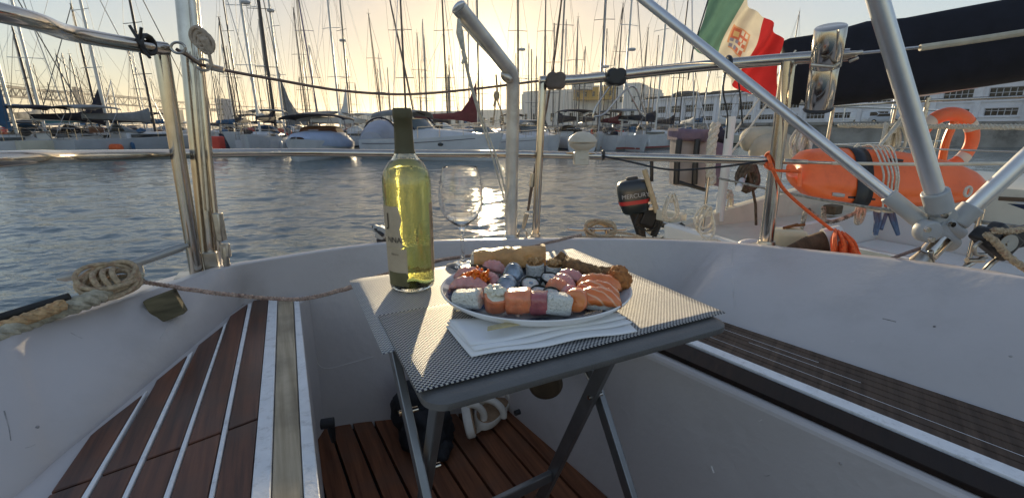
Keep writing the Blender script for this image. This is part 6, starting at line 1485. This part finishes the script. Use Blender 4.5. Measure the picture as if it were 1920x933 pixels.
# motor cruiser, bow to the right
def cruiser(pxc, Y, yaw, L, B, lab, scale=1, canopy=True, hm=0, stripe_=True):
    cx = W(pxc, 270, Y); r = thing('motor_cruiser', lab, 'motor cruiser', (cx.x, Y, 0), yaw, None, local=True)
    fb, rise = .95*scale, .45*scale; local_hull(r, L, B, fb, rise, HW[hm]); deckmesh(L, B, fb, rise).build('deck', DECK, r)
    mb = MB()
    rings = []
    for i in range(9):
        t = .32+.56*i/8; w_, z_ = hullsec(t, B, fb, rise)[0]; y_ = (t-.5)*L; hh = .55*scale*(1-(i/8)**1.6)+.04
        rings.append([Vector((w_*.9, y_, z_-.05)), Vector((w_*.70, y_, z_+hh*.8)), Vector((w_*.3, y_, z_+hh)), Vector((-w_*.3, y_, z_+hh)), Vector((-w_*.70, y_, z_+hh*.8)), Vector((-w_*.9, y_, z_-.05))])
    mb.loft(rings, caps=True, closed=True); mb.build('cabin_top', HW[0], r, smooth=50)
    for s in (-1, 1):
        mb = MB(); mb.loft([[Vector((s*(B*.46-.02*k), (t-.5)*L, hullsec(t,B,fb,rise)[0][1]*(.78)+.05*k)) for k in (0, 1)] for t in (.15,.4,.6)], caps=False, closed=False) if False else None
        for t in (.42, .66):
            w_, z_ = hullsec(t, B, fb, rise)[2]; mb = MB(); mb.blob(Vector((s*(w_*1.0+.02), (t-.5)*L, z_*1.25)), (.04,.18,.09), seg=14, rings=8); mb.build('porthole', GLS, r)
        mb = MB(); n_ = 12
        for i in range(n_):
            t0, t1 = .03+.9*i/n_, .03+.9*(i+1)/n_
            P = []
            for t, dz in ((t0,.0),(t1,.0),(t1,.035),(t0,.035)):
                w_, z_ = hullsec(t, B, fb, rise)[1]; P.append(Vector((s*(w_+.012), (t-.5)*L+.30*t**6, z_-.16+dz)))
            mb.add(P, [(0,1,2,3)])
        mb.build('hull_stripe', mat('dark hull stripe', (.05,.05,.08), .4, 0, .05), r, smooth=0)
    # windshield
    t = .50; w_, z_ = hullsec(t, B, fb, rise)[0]; y_ = (t-.5)*L; zz = z_+.42*scale
    mb = MB(); mb.loft([[Vector((w_*.80*math.cos(a), y_-.9+1.2*math.sin(a), zz)), Vector((w_*.72*math.cos(a), y_-1.25+.95*math.sin(a), zz+.55*scale))] for a in [math.pi*j/10 for j in range(11)]], caps=False, closed=False)
    o = mb.build('windshield', mat('tinted windshield', (.10,.12,.13), .08, 0, .05), r)
    mb = MB(); mb.tube([Vector((w_*.72*math.cos(a), y_-1.25+.95*math.sin(a), zz+.56*scale)) for a in [math.pi*j/10 for j in range(11)]], .03, 6); mb.build('windshield_frame', STEEL, r)
    if canopy:
        rings = [[Vector((B*.42*math.cos(math.pi*k/8), y_-.4-2.4*i/5, zz+.62*scale+.35*scale*math.sin(math.pi*k/8)**.7+.10*math.sin(math.pi*i/5))) for k in range(9)] for i in range(6)]
        mb = MB(); mb.loft(rings, caps=False, closed=False); o = mb.build('canopy', CVM['grey'], r); sd = o.modifiers.new('t','SOLIDIFY'); sd.thickness = .04
        mb = MB(); mb.tube([Vector((B*.44, y_-.1, zz)), Vector((B*.43, y_-.9, zz+.75*scale)), Vector((0, y_-1.0, zz+1.0*scale)), Vector((-B*.43, y_-.9, zz+.75*scale)), Vector((-B*.44, y_-.1, zz))], .04, 6); mb.build('radar_arch', CVM['navy'], r)
        mb = MB(); mb.box((B*.18, y_-1.5, zz+.32), (.5,.06,.5)); mb.build('cream_panel', mat('warm cream vinyl', (.60,.48,.26), .6, 0, .1, 3), r)  # vinyl panel in its own cream colour, tone varied at random
    mb = MB(); pts = []
    for s in (1, -1):
        q = [Vector((s*hullsec(t,B,fb,rise)[0][0]*.9, (t-.5)*L+.3*t**6, hullsec(t,B,fb,rise)[0][1]+.55*scale)) for t in (.5,.65,.8,.92)]; mb.tube(q, .018, 6); pts.append(q[-1])
        for v in q: mb.tube([v, v-Vector((0,0,.55*scale))], .014, 5)
    mb.tube([pts[0], Vector((0, L*.5+.3, fb+rise+.6*scale)), pts[1]], .018, 6)
    mb.build('bow_rail', STEEL, r)
    return r
cruiser(806, 24.5, rad(-112), 7.6, 2.7, 'white motor cruiser with its bow to the right just right of the bottle neck')
cruiser(925, 31, rad(-100), 7.4, 2.5, 'low white motorboat with a long plain side left of the bent steel pole', .8, False)
cruiser(1006, 33, rad(200), 6.6, 2.5, 'white motorboat with dark canvas behind the short stern post', .85, True)
# red and white dinghy, buoys and dock clutter at left
mb = MB(); q = W(196, 270, 27.5); mb.tube([Vector((q.x, q.y, .0)), Vector((q.x, q.y, .9))], .30, 16); mb.tube([Vector((q.x, q.y, .9)), Vector((q.x, q.y, .96))], .33, 16)
solo(mb, 'blue_barrel', mat('blue barrel', (.03,.11,.26), .5, 0, .15, 4), 'blue upright barrel on the left pontoon beside an orange buoy', 'barrel')
mb = MB(); q = W(218, 277, 27.3); mb.tube([q-Vector((.35,0,0)), q-Vector((.25,0,0)), q+Vector((.25,0,0)), q+Vector((.35,0,0))], [.12,.22,.22,.12], 14)
solo(mb, 'orange_buoy', mat('orange float', (.70,.12,.03), .5, 0, .1, 4), 'orange mooring buoy lying beside the blue barrel', 'buoy')
mb = MB(); q = W(404, 268, 26.5); mb.box(q, (.8,.6,.75)); solo(mb, 'red_locker', RED, 'red box on the pontoon just right of the tall steel pole', 'box', bevel=.08, smooth=0)
PONT = mat('pontoon planks', (.22,.19,.15), .85, 0, .25, 3)
for i, (pa_, pb_, Y0, Y1, lab) in enumerate(((-120,330,42,44,'left pontoon between the rows of boats'), (395,960,46,46,'middle pontoon behind the motorboats'), (960,1330,43,42,'right pontoon below the buildings'), (-100,1300,70,64,'far pontoon behind all the boats'))):
    a, b = W(pa_, 250, Y0), W(pb_, 250, Y1); a.z = b.z = .42; mb = MB(); mb.prism([a, b, b+Vector((0,2,0)), a+Vector((0,2,0))], up*.12); 
    n_ = int((b-a).length/6); r = thing('pontoon', lab, 'pontoon', a, 0, 'floating pontoons'); mb.build('walkway', PONT, r, smooth=0)
    mb = MB()
    for k in range(n_+1): q = a.lerp(b, k/max(1, n_)); mb.box((q.x, q.y+1, .18), (1.6,1.8,.5))
    o = mb.build('floats', CONC, r, smooth=0); o['kind'] = 'stuff'
    for k in range(0, n_+1, 3):
        q = a.lerp(b, (k+.5)/max(1, n_+1)); mb = MB(); mb.box((q.x, q.y+.6, 1.0), (.22,.22,.95)); mb.build('power_pedestal', HW[0], r, smooth=0)

# ---------------- bridge on the left, grey tower
BRM = mat('bridge steel', (.035,.028,.025), .8, 0, .1, .01)
br = thing('suspension_bridge', 'long steel truss bridge crossing the far left background on tall piers', 'bridge', (-1100, 1300, 0))
P0_ = W(-60, 163, 800); 
def brp(px, py, Y): return W(px, py, Y)
stn = [(-60,155,172,800),(0,161,179,880),(60,168,184,980),(120,173,189,1090),(180,178,193,1220),(250,184,198,1400),(330,191,203,1650),(420,198,209,2000),(500,202,212,2400),(580,206,215,2900),(700,211,218,3700),(800,215,220,4600)]
def interp(i): return stn[i]
topc = [W(x, t, Y) for x, t, b, Y in stn]; botc = [W(x, b, Y) for x, t, b, Y in stn]
mb = MB(); mb.tube(topc, 3.0, 6); mb.build('upper_deck', BRM, br)
mb = MB(); mb.tube(botc, 2.4, 6); mb.build('lower_chord', BRM, br)
mb = MB()
ts = smooth_pts(topc, 8); bs = smooth_pts(botc, 8)
for i in range(0, min(len(ts), 62)-2, 1):
    a, b = (ts[i], bs[i+1]) if i % 2 else (bs[i], ts[i+1]); mb.tube([a, b], 1.1, 4); mb.tube([ts[i], bs[i]], .8, 4)
mb.build('truss_web', BRM, br)
# approach road deck: a second, thicker band
ap = [W(395,203,1400), W(500,211,1700), W(620,218,2300), W(760,224,3000), W(830,226,3600)]
for x, tp, bt, Y, w_ in ((139,163,238,1100,5),(150,165,238,1120,5),(302,205,236,1500,8),(338,206,238,1600,6),(520,212,238,2300,7),(620,216,239,2800,7)):
    a, b = W(x, tp, Y), W(x+7, bt, Y); b.z = -1; mb = MB(); mb.tube([a, Vector((a.x+ (2 if Y < 1200 else 0), a.y, b.z))], w_*Y/1100*.9, 6); mb.build('pier', mat('bridge pier', (.13,.095,.08), .8, 0, .1, .02), br)
mb = MB()
for x0, x1, sag in ((-60,140,24),(145,330,20)):
    pts = []
    for i in range(13):
        f = i/12; x = x0+(x1-x0)*f; Y = 800+(x+60)*(x+60)*.0016+(x+60)*1.25; y0 = 152+.115*(x+60)*.95; pts.append(W(x, y0-4-6*(2*f-1)**2, Y))
    mb.tube(pts, .5, 4)
mb.build('cable', BRM, br)
t = thing('road_viaduct', 'low grey viaduct band below the bridge running behind the masts', 'viaduct', (-500, 1500, 0))
mb = MB(); ctr = ap; rings = []
for i, q in enumerate(ctr):
    h_ = 4.2*q.y/840*1.3; rings.append([q, q+Vector((0,30,0)), q+Vector((0,30,-h_)), q+Vector((0,0,-h_))])
mb.loft(rings); mb.build('deck', mat('viaduct concrete', (.16,.14,.13), .9, 0, .1, .01), t)
for k in range(9):
    q = ctr[0].lerp(ctr[-1], (k+.5)/9); mb = MB(); mb.box((q.x, q.y+12, q.z*.4-2), (q.y*.006, 8, q.z*.8)); mb.build('pier', mat('viaduct concrete', (.16,.14,.13)), t, smooth=0)
a = W(419, 186, 420); mb = MB(); w2 = 11*420/850; mb.box((a.x, 420, a.z/2), (w2*2, 8, a.z)); mb.box((a.x+w2*.3, 420-4.3, a.z/2), (.8,.6,a.z*.96)); 
t = thing('grey_tower', 'pale grey rectangular tower block right of the tall steel pole', 'tower', (a.x, 420, 0)); mb.build('wall', mat('tower concrete', (.30,.31,.35), .8, 0, .08, .05), t, smooth=0)
for k in range(5):
    mb = MB(); mb.box((a.x-w2*.25, 415.9, a.z*(.15+.17*k)), (w2*.9, .2, a.z*.05)); mb.build('window', GLS, t, smooth=0)
# ---------------- buildings
FAC = mat('white render', (.74,.74,.76), .85, 0, .05, .3, dirt=(.36,.35,.34), dscale=.25, damt=.5)
FACW = mat('warm pale render', (.70,.65,.58), .85, 0, .06, .1, dirt=(.34,.30,.26), dscale=.2, damt=.5)
ROOF = mat('dark roofing', (.07,.065,.06), .8, 0, .2, .5)
WG = mat('window glass', (.018,.022,.026), .06, 0, .2, .6)
WF = mat('white window bars', (.50,.51,.53), .6, 0, .05)
BQ = up*1.0
def building(name, lab, P, Q, zb, zt, depth, rows, wall, roofm, nwin, wfrac=.70, parapet=.5, roofh=.6, mull=4, pil=True):
    d = (Q-P); Ln = d.length; d.normalize(); nrm = Vector((d.y, -d.x, 0)); nrm = nrm if nrm.y < 0 else -nrm; angz = math.atan2(d.y, d.x); Mz = RZ(angz)
    t = thing(name, lab, 'building', ((P.x+Q.x)/2, (P.y+Q.y)/2, zb))
    # wall built as piers and spandrels round real openings
    mb = MB(); th = .45
    lv = [zb]; 
    for z0, z1 in rows: lv += [z0, z1]
    lv.append(zt)
    def slab_(s0, s1, z0, z1, off=0, tk=th):
        c = P+d*((s0+s1)/2)-nrm*(tk/2-off); mb.box((c.x, c.y, (z0+z1)/2), (s1-s0, tk, z1-z0), Mz)
    for i in range(0, len(lv), 2): slab_(0, Ln, lv[i], lv[i+1])
    bw = Ln/nwin; 
    for z0, z1 in rows:
        for k in range(nwin+1):
            s0 = max(0, k*bw-bw*(1-wfrac)/2); s1 = min(Ln, k*bw+bw*(1-wfrac)/2); slab_(s0, s1, z0, z1)
    c = P+d*(Ln/2)-nrm*(depth/2+.5); mb.box((c.x, c.y, (zb+zt)/2), (Ln-.1, depth-.1, zt-zb-.02), Mz)
    w_ = mb.build('wall', wall, t, smooth=0)
    if pil:
        mb = MB()
        for k in range(nwin+1):
            c = P+d*(k*bw)+nrm*.14; mb.box((c.x, c.y, (zb+zt)/2-.1), (bw*(1-wfrac)*.42, .28, zt-zb-.25), Mz)
        c = P+d*(Ln/2)+nrm*.2; mb.box((c.x, c.y, zt-.10), (Ln+.4, .7, .28), Mz)
        for z0, z1 in rows: mb.box(((P+d*(Ln/2)+nrm*.06).x, (P+d*(Ln/2)+nrm*.06).y, z0-.10), (Ln, .16, .14), Mz)
        mb.build('pilasters', wall, t, smooth=0)
    mb = MB(); c = P+d*(Ln/2)-nrm*(depth/2); mb.box((c.x, c.y, zt+roofh/2+.002), (Ln-.6, depth-.6, roofh), Mz); mb.build('roof', roofm, t, smooth=0)
    cnt = 0
    for z0, z1 in rows:
        for k in range(nwin):
            c = P+d*((k+.5)*bw)-nrm*.30; ww = bw*wfrac; mb = MB(); mb.box((c.x, c.y, (z0+z1)/2), (ww, .04, z1-z0), Mz); wn = mb.build('window', WG, t, smooth=0)
            mb = MB(); cc = c+nrm*.05
            for j in range(mull+1):
                q = cc+d*(-ww/2+ww*j/mull); mb.box((q.x, q.y, (z0+z1)/2), (.07, .06, z1-z0), Mz)
            for zz in (z0+.04, (z0+z1)/2+.15, z1-.04): mb.box((cc.x, cc.y, zz), (ww, .05, .07), Mz)
            mb.build('frame', WF, wn, smooth=0)
    return t
PA = W(1203, 200, 112); PA.z = 0; PB = W(1945, 200, 53); PB.z = 0
bA = building('long_warehouse', 'long two storey white building with rows of barred windows along the right quay', PA, PB+(PB-PA)*.12, 2.15, 7.9, 16, ((3.0,3.9),(4.8,6.25)), FAC, ROOF, 17, .68, mull=5)
t = bA
for f, h_, w_ in ((.16,1.5,7),(.30,.9,5),(.45,1.4,9),(.62,1.0,6)):
    q = PA.lerp(PB, f)+Vector((5,7,0)); mb = MB(); mb.lathe([(w_/2,0),(w_*.46,h_*.5),(w_*.3,h_*.85),(0,h_)], (q.x, q.y, 8.4), 20); mb.build('roof_vent', ROOF, bA)
q0 = W(978, 200, 150); q0.z = 0; q1 = W(1200, 200, 128); q1.z = 0
building('hazy_white_building', 'pale hazy white building with stepped roof behind the two rail clips', q0, q1, 2.1, 11.9, 20, ((3.4,6.0),), FACW, FACW, 12, .42, mull=2, roofh=.8, pil=False)
q2 = W(1076, 170, 137); q2.z = 0; q3 = W(1152, 170, 130); q3.z = 0
building('yellow_block', 'ochre yellow upper block on the roof of the hazy building', q2, q3, 9.3, 12.7, 10, ((10.2,11.6),), mat('ochre wall', (.62,.40,.13), .85, 0, .1, .1), FACW, 5, .3, mull=2, roofh=.4, pil=False)
q2 = W(1072, 170, 131); q2.z = 0; q3 = W(1101, 170, 129); q3.z = 0
building('rooftop_box', 'small pale rooftop box above the hazy building beside the left rail clip', q2, q3, 11.9, 13.9, 6, ((12.4,13.3),), FACW, FACW, 3, .3, mull=1, roofh=.3, pil=False)
q2 = W(1155, 170, 124); q2.z = 0; q3 = W(1199, 170, 121); q3.z = 0
building('stair_tower', 'tall pale end block between the hazy building and the long white building', q2, q3, 2.1, 12.5, 10, ((4,6),(8,9.5)), FACW, FACW, 2, .3, mull=2, roofh=.3, pil=False)
q2 = W(640, 232, 330); q2.z = 0; q3 = W(968, 232, 240); q3.z = 0
building('low_terminal', 'long low hazy shed along the water left of the bent steel pole', q2, q3, 1.0, 10.0, 40, ((4,7),), FACW, FACW, 24, .5, mull=1, roofh=1, pil=False)
# ---------------- cars and a van parked on the quay
def car(px, Y, L, Hc, W_, col, lab, van=False, yaw=None):
    d = (PB-PA).normalized(); yaw = math.atan2(d.y, d.x) if yaw is None else yaw; q = W(px, 225, Y); t = thing('parked_car' if not van else 'parked_van', lab, 'van' if van else 'car', (q.x, q.y, 2.16), yaw, 'vehicles parked on the quay', local=True)
    cm = mat(f'car paint {lab[:12]}', col, .25, .2, .03, 2, coat=.6)
    prof = [(-.5,.22),(-.5,.55),(-.47,.66),(-.30,.70 if not van else .95),(-.20,.98),(.12,1.0),(.28,.72 if not van else .95),(.47,.62),(.5,.5),(.5,.22)] if not van else [(-.5,.2),(-.5,.9),(-.47,1.0),(.22,1.0),(.36,.62),(.48,.52),(.5,.42),(.5,.2)]
    rings = []
    for s, k in ((-1,.93),(-.96,1),(.96,1),(1,.93)): rings.append([Vector((x*L, s*W_/2, z*Hc*k+(1-k)*.1)) for x, z in prof])
    mb = MB(); mb.loft(rings); mb.build('body', cm, t, smooth=30, bevel=.03)
    for s in (-1, 1):
        mb = MB(); P = [(-.26,.70),(-.19,.93),(.10,.94),(.22,.71)] if not van else [(.06,.62),(.06,.92),(.22,.92),(.32,.64)]
        mb.prism([Vector((x*L, s*(W_/2+.004), z*Hc)) for x, z in P], (0, s*.012, 0)); mb.build('side_window', GLS, t, smooth=0)
        for x in (-.31,.31):
            mb = MB(); mb.tube([Vector((x*L, s*(W_/2-.18), .32)), Vector((x*L, s*(W_/2+.02), .32))], .32, 18); wl = mb.build('wheel', RUB, t); mb = MB(); mb.tube([Vector((x*L, s*(W_/2+.02), .32)), Vector((x*L, s*(W_/2+.03), .32))], .18, 12); mb.build('rim', STEEL, wl)
    return t
for px, Y, L, Hc, W_, col, lab, van in ((1500,64,4.2,1.45,1.7,(.55,.56,.58),'white hatchback on the quay right of the rail post',False),(1545,60,5.0,2.1,1.9,(.6,.6,.6),'white van on the quay below the rod holder',True),(1590,57,4.3,1.5,1.7,(.12,.13,.16),'dark grey car on the quay right of the rod holder',False),(1632,54,4.8,1.8,1.9,(.6,.61,.62),'white tall car on the quay left of the steep strut',True),(1665,52,4.2,1.45,1.7,(.35,.37,.4),'silver car on the quay just left of the steep strut',False),(1430,70,4.3,1.5,1.7,(.5,.5,.5),'pale car on the quay behind the flag tail',False)):
    car(px, Y*1.27, L, Hc, W_, col, lab, van)
# people-less lamp posts on the quay
for px, Y, lab in ((1410,72,'slim lamp post on the quay behind the flag'),(1580,55,'slim lamp post on the quay below the rod holder'),(1668,50,'thin light mast on the quay beside the steep strut')):
    q = W(px, 230, Y); mb = MB(); mb.tube([Vector((q.x,q.y,2.15)), Vector((q.x,q.y,6.2))], .07, 8); mb.tube([Vector((q.x,q.y,6.2)), Vector((q.x-.9,q.y-.3,6.4))], .05, 6); mb.box((q.x-1.0,q.y-.3,6.38), (.5,.18,.1)); solo(mb, 'lamp_post', ALU, lab, 'lamp post', 'lamp posts on the quay')
